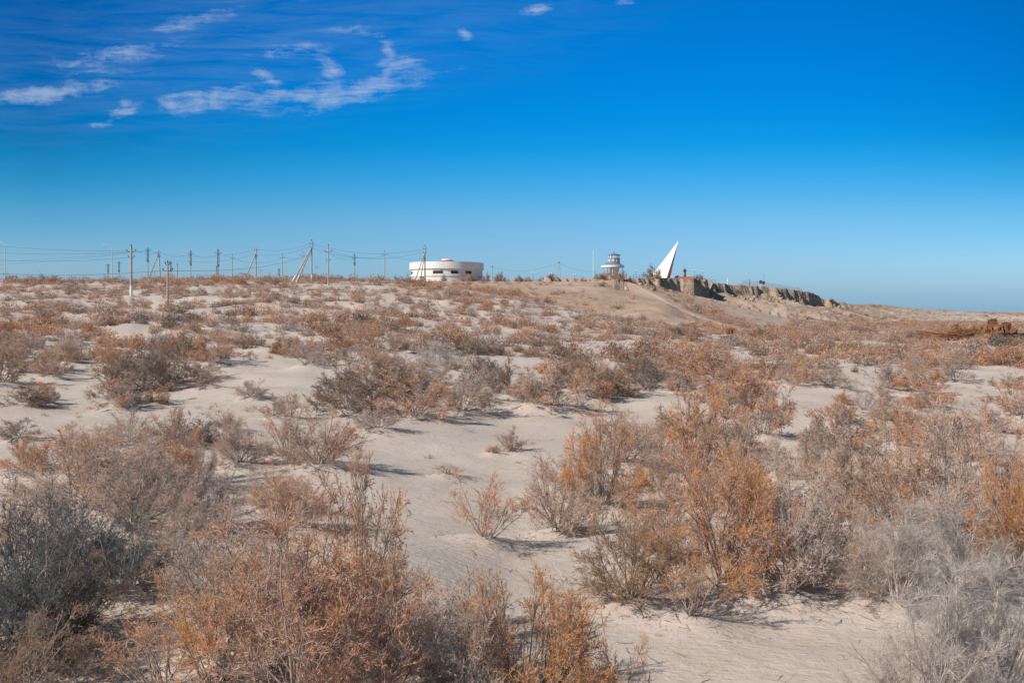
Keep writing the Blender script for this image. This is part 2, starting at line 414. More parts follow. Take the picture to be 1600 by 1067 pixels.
KC = {  # foliage main, tip, inner
    'R': ((.64, .35, .21), (.82, .375, .13), (.49, .39, .33)),
    'T': ((.61, .445, .36), (.73, .41, .25), (.51, .425, .375)),
    'O': ((.38, .26, .19), (.55, .28, .15), (.33, .265, .225)),
    'S': ((.20, .20, .195), (.28, .23, .185), (.165, .165, .16)),
    'B': ((.62, .535, .49), (.69, .57, .50), (.45, .375, .34)),
    'G': ((.48, .235, .085), (.58, .265, .07), (.34, .22, .14)),
}
FM = {k: foliage_mat('foliage_' + n, KC[k]) for k, n in dict(R='rust', T='tan', O='olive', S='sage', B='pale', G='gold').items()}
M_STEM = mat('bark_grey', (.42, .345, .30), .9, (.23, .165, .13), 9, coord='Object')
M_STEMP = mat('bark_pale', (.62, .54, .48), .9, (.42, .34, .29), 9)
M_CONC = mat('weathered_concrete', (.47, .41, .36), .9, (.36, .31, .27), 1.5)
M_WHITEP = mat('white_paint', (.80, .79, .77), .6, (.70, .68, .65), .8)
M_STEEL = mat('dark_steel', (.07, .065, .075), .6, (.12, .10, .09), 4)
M_INS = mat('insulator_glaze', (.10, .07, .06), .3)
M_WIRE = mat('wire_metal', (.10, .10, .11), .5)
M_GALV = mat('lamp_grey_steel', (.62, .63, .65), .5, (.52, .53, .55), 4)
M_RUST = mat('rusted_steel', (.24, .10, .055), .9, (.10, .05, .035), 1.6, .6, 6)
M_RUSTO = mat('orange_rust', (.38, .17, .07), .9, (.20, .085, .045), 1.8, .5, 6)
M_DARKIN = mat('dark_interior', (.02, .018, .016), .9)

# ------------------------------------------------------------------ mesh helpers
class MB:
    def __init__(s): s.v = []; s.f = []
    def add(s, vs, fs):
        o = len(s.v); s.v += [tuple(p) for p in vs]; s.f += [tuple(i + o for i in f) for f in fs]
    def box(s, c, size, rz=0.0, mtx=None):
        hx, hy, hz = (d / 2 for d in size); vs = []
        for dx, dy, dz in ((-1, -1, -1), (1, -1, -1), (1, 1, -1), (-1, 1, -1), (-1, -1, 1), (1, -1, 1), (1, 1, 1), (-1, 1, 1)):
            p = Vector((dx * hx, dy * hy, dz * hz))
            if mtx: p = mtx @ p
            else: p = Matrix.Rotation(rz, 3, 'Z') @ p
            vs.append(p + Vector(c))
        s.add(vs, [(0, 3, 2, 1), (4, 5, 6, 7), (0, 1, 5, 4), (1, 2, 6, 5), (2, 3, 7, 6), (3, 0, 4, 7)])
    def tube(s, pts, rad, n=6, caps=True):
        pts = [Vector(p) for p in pts]
        if not hasattr(rad, '__len__'): rad = [rad] * len(pts)
        rings = []
        for i, p in enumerate(pts):
            d = (pts[min(i + 1, len(pts) - 1)] - pts[max(i - 1, 0)]).normalized()
            a = d.cross(Vector((0, 0, 1)) if abs(d.z) < .9 else Vector((1, 0, 0))).normalized(); b = d.cross(a)
            rings.append([p + (a * math.cos(2 * math.pi * k / n) + b * math.sin(2 * math.pi * k / n)) * rad[i] for k in range(n)])
        vs = [q for r in rings for q in r]; fs = []
        for i in range(len(pts) - 1):
            for k in range(n):
                fs.append((i * n + k, i * n + (k + 1) % n, (i + 1) * n + (k + 1) % n, (i + 1) * n + k))
        if caps: fs += [tuple(range(n - 1, -1, -1)), tuple((len(pts) - 1) * n + k for k in range(n))]
        s.add(vs, fs)
    def lathe(s, prof, n=32, c=(0, 0, 0), close=True):
        vs = []; fs = []
        for r, z in prof:
            for k in range(n):
                a = 2 * math.pi * k / n; vs.append((c[0] + r * math.cos(a), c[1] + r * math.sin(a), c[2] + z))
        for i in range(len(prof) - 1):
            for k in range(n): fs.append((i * n + k, i * n + (k + 1) % n, (i + 1) * n + (k + 1) % n, (i + 1) * n + k))
        if close:
            if prof[0][0] > 1e-4: fs.append(tuple(range(n - 1, -1, -1)))
            if prof[-1][0] > 1e-4: fs.append(tuple((len(prof) - 1) * n + k for k in range(n)))
        s.add(vs, fs)
    def build(s, name, m, parent=None, smooth=False, label=None):
        me = bpy.data.meshes.new(name); me.from_pydata(s.v, [], s.f); me.update()
        if smooth: me.polygons.foreach_set('use_smooth', [True] * len(me.polygons))
        if m: me.materials.append(m)
        o = bpy.data.objects.new(name, me); COL.objects.link(o)
        if parent: o.parent = parent
        if label: o['label'] = label
        return o

def np_mesh(name, verts, faces_n, idx, m=None, attr=None, tint=None, smooth=False):
    """verts (N,3), faces_n verts per face, idx flat index array"""
    me = bpy.data.meshes.new(name)
    nf = len(idx) // faces_n
    me.vertices.add(len(verts)); me.vertices.foreach_set('co', np.asarray(verts, np.float32).ravel())
    me.loops.add(len(idx)); me.loops.foreach_set('vertex_index', np.asarray(idx, np.int32))
    me.polygons.add(nf); me.polygons.foreach_set('loop_start', np.arange(0, nf * faces_n, faces_n, dtype=np.int32))
    me.polygons.foreach_set('loop_total', np.full(nf, faces_n, np.int32))
    if smooth: me.polygons.foreach_set('use_smooth', np.ones(nf, bool))
    me.update(calc_edges=True)
    for an, av in (attr or {}).items():
        a = me.attributes.new(an, 'FLOAT', 'POINT' if len(av) == len(verts) else 'FACE'); a.data.foreach_set('value', np.asarray(av, np.float32))
    if tint is not None:
        a = me.attributes.new('tint', 'FLOAT_COLOR', 'POINT'); a.data.foreach_set('color', np.asarray(tint, np.float32).ravel())
    if m: me.materials.append(m)
    return me

def thing(name, label, cat, loc=(0, 0, 0), rz=0.0, group=None):
    o = bpy.data.objects.new(name, None); COL.objects.link(o); o.empty_display_size = .3
    o.location = loc; o.rotation_euler = (0, 0, rz); o['label'] = label; o['category'] = cat
    if group: o['group'] = group
    return o
def tag(o, label, cat, group=None):
    o['label'] = label; o['category'] = cat
    if group: o['group'] = group
    return o

# ------------------------------------------------------------------ shrub layout (base u, base v, width px, height px, kind, style)
HAND = [
    (470, 1140, 300, 300, 'R', 'fan'), (560, 990, 190, 235, 'R', 'fan'), (420, 1040, 260, 240, 'R', 'fan'), (335, 960, 170, 150, 'T', 'fan'),
    (590, 1130, 210, 210, 'R', 'fan'), (330, 1120, 190, 190, 'R', 'open'), (250, 1120, 150, 120, 'R', 'open'),
    (830, 1120, 210, 230, 'R', 'fan'), (740, 1130, 200, 205, 'T', 'fan'), (660, 1060, 150, 150, 'T', 'open'), (960, 1120, 110, 150, 'R', 'open'), (880, 1060, 90, 110, 'T', 'open'),
    (756, 852, 110, 104, 'R', 'open'), (870, 838, 115, 110, 'T', 'fan'), (945, 800, 120, 140, 'R', 'fan'), (900, 770, 110, 80, 'T', 'fan'),
    (500, 736, 150, 85, 'R', 'fan'), (450, 725, 80, 75, 'R', 'open'), (800, 708, 48, 34, 'T', 'fan'), (770, 711, 20, 10, 'R', 'round'), (700, 748, 60, 14, 'T', 'open'),
    (650, 655, 110, 62, 'R', 'fan'), (720, 650, 90, 60, 'T', 'fan'), (545, 648, 110, 62, 'O', 'round'), (600, 622, 90, 50, 'O', 'round'), (590, 675, 60, 40, 'T', 'fan'),
    (865, 642, 110, 62, 'T', 'fan'), (825, 640, 60, 50, 'T', 'fan'), (755, 606, 62, 36, 'S', 'round'), (795, 622, 50, 52, 'O', 'fan'), (920, 628, 60, 55, 'R', 'fan'),
    (190, 632, 85, 70, 'O', 'fan'), (235, 612, 85, 62, 'O', 'round'), (205, 590, 90, 45, 'O', 'round'), (262, 600, 60, 52, 'O', 'fan'), (245, 634, 34, 22, 'G', 'round'), (335, 570, 70, 40, 'R', 'fan'), (280, 568, 75, 38, 'O', 'round'),
    (40, 637, 66, 28, 'O', 'round'), (78, 632, 24, 24, 'T', 'fan'), (428, 656, 38, 34, 'T', 'fan'), (455, 656, 36, 38, 'T', 'open'), (358, 675, 42, 26, 'R', 'fan'), (320, 608, 70, 18, 'T', 'fan'), (390, 625, 45, 26, 'T', 'fan'),
    (262, 760, 110, 100, 'R', 'fan'), (290, 700, 80, 50, 'S', 'round'), (310, 770, 70, 80, 'R', 'fan'), (378, 733, 80, 55, 'T', 'fan'), (350, 700, 60, 40, 'T', 'fan'),
    (130, 800, 170, 110, 'T', 'fan'), (40, 745, 80, 50, 'R', 'fan'), (215, 830, 160, 110, 'T', 'fan'), (330, 835, 130, 85, 'T', 'fan'), (430, 800, 90, 55, 'T', 'fan'), (30, 690, 60, 26, 'O', 'fan'), (160, 725, 90, 45, 'T', 'fan'),
    (30, 950, 190, 170, 'S', 'round'), (125, 900, 150, 110, 'S', 'round'), (-20, 1080, 220, 170, 'S', 'round'), (70, 1020, 150, 130, 'S', 'round'), (190, 940, 150, 110, 'S', 'round'), (120, 1000, 130, 90, 'O', 'fan'),
    (200, 700, 80, 50, 'T', 'fan'), (110, 745, 110, 60, 'R', 'fan'), (170, 775, 120, 85, 'R', 'fan'), (240, 790, 110, 90, 'T', 'fan'), (280, 900, 130, 110, 'T', 'fan'), (60, 870, 130, 90, 'T', 'fan'), (150, 1060, 90, 70, 'T', 'open'), (40, 1120, 170, 120, 'O', 'fan'),
    (1090, 795, 150, 160, 'R', 'fan'), (1030, 770, 80, 90, 'T', 'fan'), (1150, 800, 120, 130, 'T', 'fan'), (1195, 686, 80, 95, 'R', 'fan'), (1150, 640, 100, 80, 'R', 'fan'), (1120, 600, 90, 50, 'R', 'fan'), (1060, 612, 80, 40, 'T', 'fan'),
    (990, 950, 150, 130, 'O', 'fan'), (1085, 980, 130, 100, 'R', 'open'), (1040, 880, 120, 100, 'R', 'fan'), (1130, 930, 170, 185, 'R', 'fan'), (1230, 935, 170, 190, 'T', 'fan'), (1180, 840, 140, 120, 'R', 'fan'),
    (1290, 900, 130, 130, 'T', 'fan'), (1330, 825, 130, 140, 'T', 'fan'), (1400, 840, 150, 170, 'R', 'fan'), (1480, 850, 170, 180, 'T', 'fan'), (1470, 720, 110, 90, 'R', 'fan'), (1560, 830, 110, 140, 'R', 'fan'),
    (1280, 760, 80, 90, 'T', 'fan'), (1400, 700, 80, 60, 'R', 'fan'), (1590, 900, 120, 150, 'R', 'fan'), (1530, 730, 80, 60, 'T', 'fan'), (1540, 680, 70, 50, 'T', 'fan'),
    (1455, 1100, 240, 235, 'B', 'bare'), (1560, 1090, 200, 220, 'B', 'bare'), (1400, 960, 170, 150, 'B', 'bare'), (1500, 930, 180, 140, 'B', 'bare'), (1350, 940, 110, 110, 'T', 'bare'),
    (1585, 652, 60, 50, 'R', 'fan'), (1385, 612, 60, 46, 'T', 'fan'), (1300, 608, 60, 30, 'T', 'fan'), (1255, 596, 40, 24, 'T', 'fan'), (1430, 606, 50, 40, 'T', 'fan'), (1490, 600, 60, 34, 'T', 'fan'),
    (1110, 690, 70, 40, 'T', 'fan'), (1035, 690, 70, 45, 'T', 'fan'), (980, 700, 60, 50, 'R', 'fan'),
    # skyline shrubs on the plateau
    (1022, 434, 21, 20, 'O', 'round'), (985, 435, 18, 14, 'O', 'round'), (1006, 434, 9, 11, 'T', 'open'), (947, 436, 22, 13, 'R', 'round'), (963, 435, 20, 13, 'R', 'round'), (936, 436, 16, 10, 'O', 'round'), (996, 435, 12, 9, 'O', 'round'),
    (75, 440, 28, 12, 'O', 'round'), (47, 441, 18, 9, 'R', 'round'), (168, 441, 12, 9, 'R', 'round'), (340, 441, 20, 9, 'R', 'round'), (365, 441, 24, 7, 'R', 'round'),
    (378, 444, 20, 13, 'R', 'fan'), (430, 445, 14, 13, 'O', 'fan'), (442, 445, 14, 12, 'R', 'fan'), (505, 438, 22, 12, 'R', 'round'), (592, 436, 20, 12, 'R', 'round'), (625, 438, 22, 9, 'O', 'round'),
    (694, 439, 8, 11, 'O', 'fan'), (727, 440, 18, 11, 'R', 'round'), (738, 439, 12, 9, 'O', 'round'), (760, 437, 14, 14, 'O', 'fan'), (783, 438, 20, 14, 'O', 'fan'), (810, 437, 14, 10, 'O', 'fan'),
    (825, 436, 10, 8, 'R', 'round'), (846, 436, 10, 7, 'O', 'open'), (863, 436, 14, 6, 'O', 'round'), (912, 436, 10, 6, 'R', 'round'), (900, 436, 9, 6, 'T', 'open'),
    (1092, 436, 12, 8, 'O', 'round'), (1118, 442, 8, 8, 'R', 'fan'), (1149, 443, 8, 6, 'R', 'round'), (942, 448, 12, 9, 'O', 'round'),
    (1060, 520, 10, 10, 'O', 'round'), (1119, 517, 13, 7, 'R', 'fan'), (1157, 533, 26, 16, 'R', 'fan'), (1485, 531, 28, 15, 'G', 'round'), (1508, 531, 36, 24, 'G', 'round'), (1532, 534, 30, 20, 'G', 'round'), (1556, 538, 30, 16, 'O', 'round'), (1572, 541, 22, 14, 'O', 'round'), (1466, 536, 26, 12, 'G', 'round'), (1448, 537, 26, 9, 'T', 'round'), (1590, 542, 24, 10, 'R', 'round'), (1425, 530, 24, 12, 'O', 'round'), (1188, 528, 30, 20, 'O', 'fan'),
]
rng = np.random.default_rng(11)
N_IND = 300
SHR = []   # dict x,y,z,w,h,kind,style

def add_shrub(u, v, wp, hp, k, st, Y=None):
    if v > 1067:   # base below the frame: go on along the flat ground
        Yb = max(7.5, (EYE - .4) * F / (v - VH)); X = (u - UC) / F * Yb; z = float(ground(np.array([X]), np.array([Yb]))[0])
    elif v < 446 and u > 440:
        Yb = 338 if u >= 1000 else (326 if u > 930 else 318)
        if u > 1080: Yb = 352 + (u - 1080) * .3
        X = (u - UC) / F * Yb; z = float(ground(np.array([X]), np.array([Yb]))[0])
    else:
        X, Yb, z = at_ground(u, v)
    if v < 446 and st == 'fan': st = 'round'
    w, h = wp * Yb / F, hp * Yb / F
    SHR.append(dict(x=X, y=Yb, z=z, w=w * (1.14 if Yb > 26 else 1.12), h=h * 1.05, k=k, st=st))
for a in HAND: add_shrub(*a)

def clearing(u, v):
    r = np.zeros(np.shape(u), bool)
    for p in CLEAR: r |= in_poly(u, v, p)
    return r

def kind_at(x, y, r):
    """species drift in patches over the ground"""
    a = vn(x / 13, y / 13, 101); b = vn(x / 9, y / 9, 202)
    p = r
    if b > .80 and p < .55: return 'S' if p < .12 else 'O'
    if a > .58: return 'R' if p < .62 else ('T' if p < .9 else 'O')
    if a < .36: return 'T' if p < .62 else ('O' if p < .8 else 'R')
    return 'T' if p < .40 else ('R' if p < .74 else ('O' if p < .92 else 'B'))

# fill the near and middle ground with further single shrubs
tries = 0
while len(SHR) < N_IND and tries < 20000:
    tries += 1
    Y = 15 + 66 * rng.random() ** .7
    u = rng.uniform(-40, 1640); X = (u - UC) / F * Y
    z = float(ground(np.array([X]), np.array([Y]))[0]); v = VH + (EYE - z) / Y * F
    if clearing(np.array([u]), np.array([v]))[0]: continue
    # keep the camera side of the clearings free of what would stand over them
    hh = (rng.choice([rng.uniform(.45, .9), rng.uniform(.9, 1.7)]) if Y > 24 else rng.uniform(.4, .9))
    if Y < 40 and rng.random() < .45: continue
    if Y < 38 and clearing(np.array([u]), np.array([v - hh / Y * F * .7]))[0]: continue
    ww = hh * rng.uniform(1.3, 2.2)
    if any((s['x'] - X) ** 2 + (s['y'] - Y) ** 2 < (.33 * (s['w'] + ww)) ** 2 for s in SHR): continue
    k = kind_at(X, Y, rng.random())
    st = 'bare' if k == 'B' else ('round' if k in 'SO' and rng.random() < .6 else ('open' if rng.random() < .15 else 'fan'))
    SHR.append(dict(x=X, y=Y, z=z, w=ww, h=hh, k=k, st=st))
for s in SHR:
    if s['y'] < 120: MOUNDS.append((s['x'], s['y'], max(.35, s['w'] * .45), min(.24, .10 + .05 * s['w'])))

# ------------------------------------------------------------------ the ground sheet
def build_ground():
    rows = [0.0, 1.0, 2.0, 3.0, 4.0, 5.0]
    r = 6.0
    while r < 90: rows.append(r); r *= 1.0072
    while r < 300: rows.append(r); r *= 1.0085
    while r < 640: rows.append(r); r += 1.15
    while r < 2000: rows.append(r); r *= 1.02
    while r < 45000: rows.append(r); r *= 1.13
    rows = np.array(rows)
    fine = np.arange(-31, 31.0001, .066)
    coarse = np.concatenate([np.arange(-180, -60, 6), np.arange(-60, -31, 1.0)])
    ang = np.concatenate([coarse, fine, -coarse[::-1][:-1]])
    ang = np.unique(np.round(ang, 4)); ang = ang[ang < 180]
    A = np.radians(ang); nc, nr = len(A), len(rows)
    R, AA = np.meshgrid(rows, A, indexing='ij')
    X = (R * np.sin(AA)).ravel(); Y = (R * np.cos(AA)).ravel()
    z, u, yc, cl, ta, pth = ground(X, Y, info=2)
    # soil zones
    fz = fbm(X / 18, Y / 18, 301, 3); fz2 = fbm(X / 6, Y / 6, 305, 3)
    edge = np.interp(u, [-400, 300, 450, 600, 780, 900, 960, 1060, 1170, 1250], [225, 222, 222, 236, 232, 205, 195, 165, 172, 210])
    clay = sst(-10, 14, yc - edge + 22 * fz) * np.interp(u, [-400, 300, 500, 620, 1150, 1260, 1300], [.35, .4, .7, .9, .95, .4, 0]) * (1 - sst(420, 700, yc) * .3)
    clay = clay * (1 - .5 * sst(.1, .5, fz2)) + .3 * sst(.15, .6, fz) * sst(70, 150, yc) * (u < 1250)
    far_r = sst(900, 1500, yc) * (u > 1200); clay = np.maximum(clay, far_r * sst(-.1, .5, fbm(X / 260, Y / 90, 309, 3)) * .8); clay = np.maximum(clay, .55 * sst(350, 700, yc) * (u > 1300))
    fl = clay
    talus = ta * np.interp(u, [950, 1000, 1250, 1350, 1450, 1600], [0, .85, .85, .85, .6, 0])
    sdn = np.where(talus > .1, 1, 0)
    ochre = sst(.1, .5, fz2 + .2) * sst(208, 222, yc + 8 * fz) * (1 - sst(252, 268, yc)) * np.clip(np.interp(u, [570, 600, 640, 650, 680, 705, 730, 770, 790, 850, 880, 910], [0, .4, .5, .8, .8, .3, .9, .9, .3, .35, .3, 0]), 0, 1)
    V = np.stack([X, Y, z], 1)
    i = np.arange(nr - 1)[:, None]; j = np.arange(nc)[None, :]; j2 = (j + 1) % nc
    q = np.stack([i * nc + j + 0 * i, i * nc + j2 + 0 * i, (i + 1) * nc + j2, (i + 1) * nc + j], -1)
    q = q[:, :, ::-1].reshape(-1, 4)
    q = q[nc:]  # innermost ring closed below
    V2 = np.vstack([V, [[0, 0, float(ground(np.array([0.01]), np.array([0.01]))[0])]]])
    me = np_mesh('ground', V2, 4, q.ravel(), ground_material(), smooth=True,
                 attr={n: np.append(a, 0) for n, a in (('clay', np.clip(fl, 0, 1)), ('talus', talus), ('rock', np.clip(cl, 0, 1)), ('ochre', np.clip(ochre, 0, 1)), ('path', pth))})
    o = bpy.data.objects.new('ground', me); COL.objects.link(o); o['kind'] = 'structure'
    o['label'] = 'pale rippled desert sand rising to a clay plateau with a broken bluff'
    # the sheet under the viewer's feet
    mb = MB(); n = 60
    ring = [(math.sin(2 * math.pi * k / n), math.cos(2 * math.pi * k / n)) for k in range(n)]
    mb.add([(0, 0, gz(0.01, 0.01) - .004)] + [(1.02 * a, 1.02 * b, gz(1.02 * a, 1.02 * b) - .004) for a, b in ring], [(0, 1 + (k + 1) % n, 1 + k) for k in range(n)])
    c = mb.build('ground_centre', me.materials[0]); c['kind'] = 'structure'; c.parent = o
build_ground()

# ------------------------------------------------------------------ shrub prototypes
def unit(a): return a / np.maximum(np.linalg.norm(a, axis=-1, keepdims=True), 1e-9)

def grow(pos, dirs, lens, n, up, wob, r):
    """polylines (N,n,3) from start, direction and length; up = bend towards the light"""
    N = len(pos); P = np.zeros((N, n, 3)); P[:, 0] = pos; d = dirs.copy(); st = (lens / (n - 1))[:, None]
    for i in range(1, n):
        d = unit(d + r.normal(0, wob, (N, 3)) + np.array([0, 0, up]))
        P[:, i] = P[:, i - 1] + d * st
    return P

def sample(P, r, k, t0, t1, bias=1.0):
    """k points on each polyline: positions, tangents, parameter, source"""
    N, n, _ = P.shape
    src = np.repeat(np.arange(N), k); t = t0 + (t1 - t0) * r.random(N * k) ** bias
    f = t * (n - 1); i = np.minimum(f.astype(int), n - 2); a = (f - i)[:, None]
    A, B = P[src, i], P[src, i + 1]
    return A * (1 - a) + B * a, unit(B - A), t, src

def tubes(P, r0, r1, sides=3):
    """tapered tubes along polylines"""
    N, n, _ = P.shape
    T = np.zeros_like(P); T[:, 1:-1] = P[:, 2:] - P[:, :-2]; T[:, 0] = P[:, 1] - P[:, 0]; T[:, -1] = P[:, -1] - P[:, -2]; T = unit(T)
    ref = np.where(np.abs(T[..., 2:3]) > .9, np.array([1., 0, 0]), np.array([0, 0, 1.]))
    A = unit(np.cross(T, ref)); B = np.cross(T, A)
    t = np.linspace(0, 1, n)[None, :, None]
    rad = r0[:, None, None] * (1 - t) + r1[:, None, None] * t
    ring = [P + (A * math.cos(2 * math.pi * k / sides) + B * math.sin(2 * math.pi * k / sides)) * rad for k in range(sides)]
    V = np.stack(ring, 2).reshape(-1, 3)
    b = (np.arange(N) * n * sides)[:, None, None]; i = (np.arange(n - 1) * sides)[None, :, None]; k = np.arange(sides)[None, None, :]; k2 = (k + 1) % sides
    q = np.stack([b + i + k, b + i + k2, b + i + sides + k2, b + i + sides + k], -1).reshape(-1, 4)
    return V, q.ravel()

def blades(pos, d, L, W, r):
    """thin triangles"""
    side = unit(np.cross(d, r.normal(0, 1, d.shape))) * (W * .5)[:, None]
    V = np.stack([pos - side, pos + side, pos + d * L[:, None]], 1).reshape(-1, 3)
    return V, np.arange(len(V))

def make_proto(seed, style, lod):
    r = np.random.default_rng(seed)
    near = lod == 0
    P_ = dict(fan=(30, 9, 7, 13, 74, .9), round=(46, 8, 7, 13, 84, 1.0), open=(17, 7, 6, 11, 52, .9), bare=(34, 9, 9, 7, 80, .9))[style]
    ns, nsd, nt, nb, tilt, _ = P_
    if not near: nt = max(4, nt - 2); nb = 9; ns = int(ns * .8)
    th = np.radians(tilt) * r.random(ns) ** (.55 if style == 'round' else .72); ph = r.random(ns) * 2 * math.pi
    # crown radius over direction, lumpy; unit height 1, half width about .62
    a, b = (.62, 1.0)
    if style == 'open': a = .5
    lump = .80 + .30 * vn(ph * 1.6 + seed, th * 3.0, seed) + .06 * r.normal(0, 1, ns)
    Rr = 1 / np.sqrt((np.sin(th) / a) ** 2 + (np.cos(th) / b) ** 2) * lump
    dirs = np.stack([np.sin(th) * np.cos(ph), np.sin(th) * np.sin(ph), np.cos(th)], 1)
    base = np.stack([r.normal(0, .045, ns), r.normal(0, .045, ns), np.full(ns, -.06)], 1)
    up = {'fan': .03, 'round': .0, 'open': .07, 'bare': -.01}[style]
    wob = {'fan': .07, 'round': .08, 'open': .09, 'bare': .14}[style]
    d0 = unit(dirs - np.array([0, 0, up * 1.5])); 
    S = grow(base, d0, Rr * .92, 8, up, wob, r)
    p, tg, t, src = sample(S, r, nsd, .22 if style != 'open' else .42, 1.0, .8)
    out = unit(p * np.array([1, 1, .3]) + 1e-3)
    sdv = unit(tg * .85 + r.normal(0, .50, p.shape) + out * .22 + np.array([0, 0, .08]))
    sl = (.34 - .20 * t) * r.uniform(.6, 1.15, len(t)) * (1.15 if style == 'bare' else 1)
    D = grow(p, sdv, sl, 5, up * .6, wob * 1.2, r)
    p2, tg2, t2, s2 = sample(D, r, nt, .15, 1.0, .8)
    td = unit(tg2 * .8 + r.normal(0, .58, p2.shape) + np.array([0, 0, .06]))
    tl = .105 * r.uniform(.5, 1.2, len(t2))
    Tt = grow(p2, td, tl, 3, up * .4, .08, r)
    wk = 1.0 if near else 1.9
    # branch mesh: stems, side shoots
    V1, q1 = tubes(S, np.full(ns, .0085) * r.uniform(.6, 1.3, ns), np.full(ns, .0022), 4 if near else 3)
    V2, q2 = tubes(D, np.full(len(D), .0026), np.full(len(D), .0012) * wk, 3)
    Vb = np.vstack([V1, V2]); qb = np.concatenate([q1, q2 + len(V1)])
    # fine twigs
    a0 = Tt[:, 0]; a1 = Tt[:, -1]
    tv, ti = blades(a0, unit(a1 - a0), np.linalg.norm(a1 - a0, axis=1) * 1.05, np.full(len(a0), .0026 * wk), r)
    p3, tg3, t3, s3 = sample(Tt, r, nb, .0, 1.0, .9)
    sp = .75 if style == 'bare' else .5
    bd = unit(tg3 + r.normal(0, sp, p3.shape) + np.array([0, 0, .14]))
    if style == 'bare': bl = .075 * r.uniform(.5, 1.4, len(p3)); bw = np.full(len(p3), .0022 * wk)
    else: bl = .030 * r.uniform(.5, 1.4, len(p3)) * (1 if near else 1.5); bw = .0044 * r.uniform(.6, 1.3, len(p3)) * wk
    bv, bi = blades(p3, bd, bl, bw, r)
    # natural colour: young tips are coloured, older inner wood is grey; shoots differ from one another
    shoot = r.random(len(D)); 
    hn = np.clip(p3[:, 2] / 1.0, 0, 1); rn = np.clip(np.linalg.norm(p3 / np.array([.62, .62, 1.0]), axis=1), 0, 1.1)
    blot = vn(p3[:, 0] * 3.2 + seed, p3[:, 1] * 3.2 + p3[:, 2] * 2.1, seed + 50) - .5
    tone = np.clip(.0 + .58 * rn ** 1.4 + .36 * (shoot[s2][s3] - .5) + .75 * blot + r.normal(0, .10, len(p3)), 0, 1)
    tt = np.clip(.25 + .3 * (shoot[s2] - .5) + r.normal(0, .08, len(a0)), 0, 1)
    Vf = np.vstack([tv, bv]); qf = np.concatenate([ti, bi + len(tv)]); tone = np.concatenate([tt, tone])
    # lift so it spans height one
    top = np.percentile(Vf[:, 2], 99.3); Vb[:, 2] *= 1 / top; Vf[:, 2] *= 1 / top
    wd = np.percentile(np.abs(Vf[:, :2]), 97.5); Vb[:, :2] *= .5 / wd; Vf[:, :2] *= .5 / wd
    mb = np_mesh('shrub_branches', Vb, 4, qb, M_STEMP if style == 'bare' else M_STEM)
    mf = np_mesh('shrub_foliage', Vf, 3, qf, FM['T'], attr={'tone': tone})
    return mb, mf

PROTO = {}
sd0 = 5
for lod, plan in ((0, dict(fan=5, round=3, open=3, bare=3)), (1, dict(fan=4, round=3, open=2, bare=1))):
    for st, n in plan.items():
        PROTO[(st, lod)] = [make_proto(sd0 + i, st, lod) for i in range(n)]; sd0 += 10

# ---- labels from looks and whereabouts
MARKS = [(5, 'the edge lamp post'), (75, 'the dark ridge thicket'), (130, 'the plain ridge stretch'), (175, 'the curved street lamp'), (205, 'the white-footed pole'),
         (262, 'the short pole'), (298, 'the half-dark pole'), (341, 'the tallest lattice pole'), (400, 'the strutted ridge pole'),
         (441, 'the thin ridge pole'), (487, 'the tall double-strutted pole'), (520, 'the four-armed pole'), (556, 'the crossed thin pole'), (601, 'the last lone pole'),
         (660, 'the braced pole'), (710, 'the round white building'), (769, 'the tiny bare pole'), (825, 'the low plateau lamps'), (873, 'the twin-legged pole'),
         (927, 'the white flagpole'), (957, 'the lookout pavilion'), (985, 'the plateau stairs'), (1018, 'the monument tree'), (1045, 'the leaning monument'), (1075, 'the orange planter'),
         (1110, 'the cliff lamps'), (1137, 'the small white post'), (1170, 'the mid cliff'), (1191, 'the dark twin signs'), (1225, 'the cliff-top fence'), (1265, 'the fence end'),
         (1305, 'the bluff end'), (1345, 'the low saddle'), (1385, 'the far knoll'), (1440, 'the rusty cab'), (1480, 'the half-buried hull'), (1515, 'the golden bushes'), (1550, 'the rusty wheelhouse'), (1590, 'the long rusty deck')]
BANDS = [(9, 'lowest in view'), (12, 'at the very front'), (15, 'in the second row'), (18.5, 'behind the front rows'), (23, 'by the near sand'), (29, 'just past the near sand'),
         (36, 'on the middle sand'), (44, 'beyond the middle sand'), (54, 'on the upper flat'), (66, 'near the slope foot'), (90, 'at the slope foot'),
         (160, 'low on the slope'), (215, 'high on the slope'), (290, 'along the ridge'), (330, 'on the plateau'), (1e9, 'on the plateau rim')]
CW = dict(R='rust-orange', T='dusty tan', O='olive-brown', S='grey-green', B='bare pale', G='golden')
def describe():
    cells = {}
    for s in SHR:
        u = UC + F * s['x'] / s['y']
        lm = min(MARKS, key=lambda m: abs(m[0] - u))[1]
        bd = next(b for d, b in BANDS if s['y'] < d)
        sz = 'small' if s['h'] < .85 else ('medium' if s['h'] < 1.45 else 'large')
        shp = {'open': 'thin open ', 'round': 'dense ', 'fan': '', 'bare': 'tangled '}[s['st']]
        s['key'] = (f"{sz} {shp}{CW[s['k']]} shrub", f"{bd} below {lm}" if s['y'] < 250 else f"{bd} beside {lm}")
        cells.setdefault(s['key'], []).append(s)
    for k, v in cells.items():
        if len(v) == 1: v[0]['label'] = f'{k[0]} {k[1]}'; continue
        v.sort(key=lambda s: s['y'])
        words = {2: ['nearer', 'farther']}.get(len(v), ['nearmost', 'second nearest', 'third nearest', 'fourth', 'fifth', 'sixth'])
        for w, s in zip(words, v): s['label'] = f'{w} {k[0]} {k[1]}'
describe()

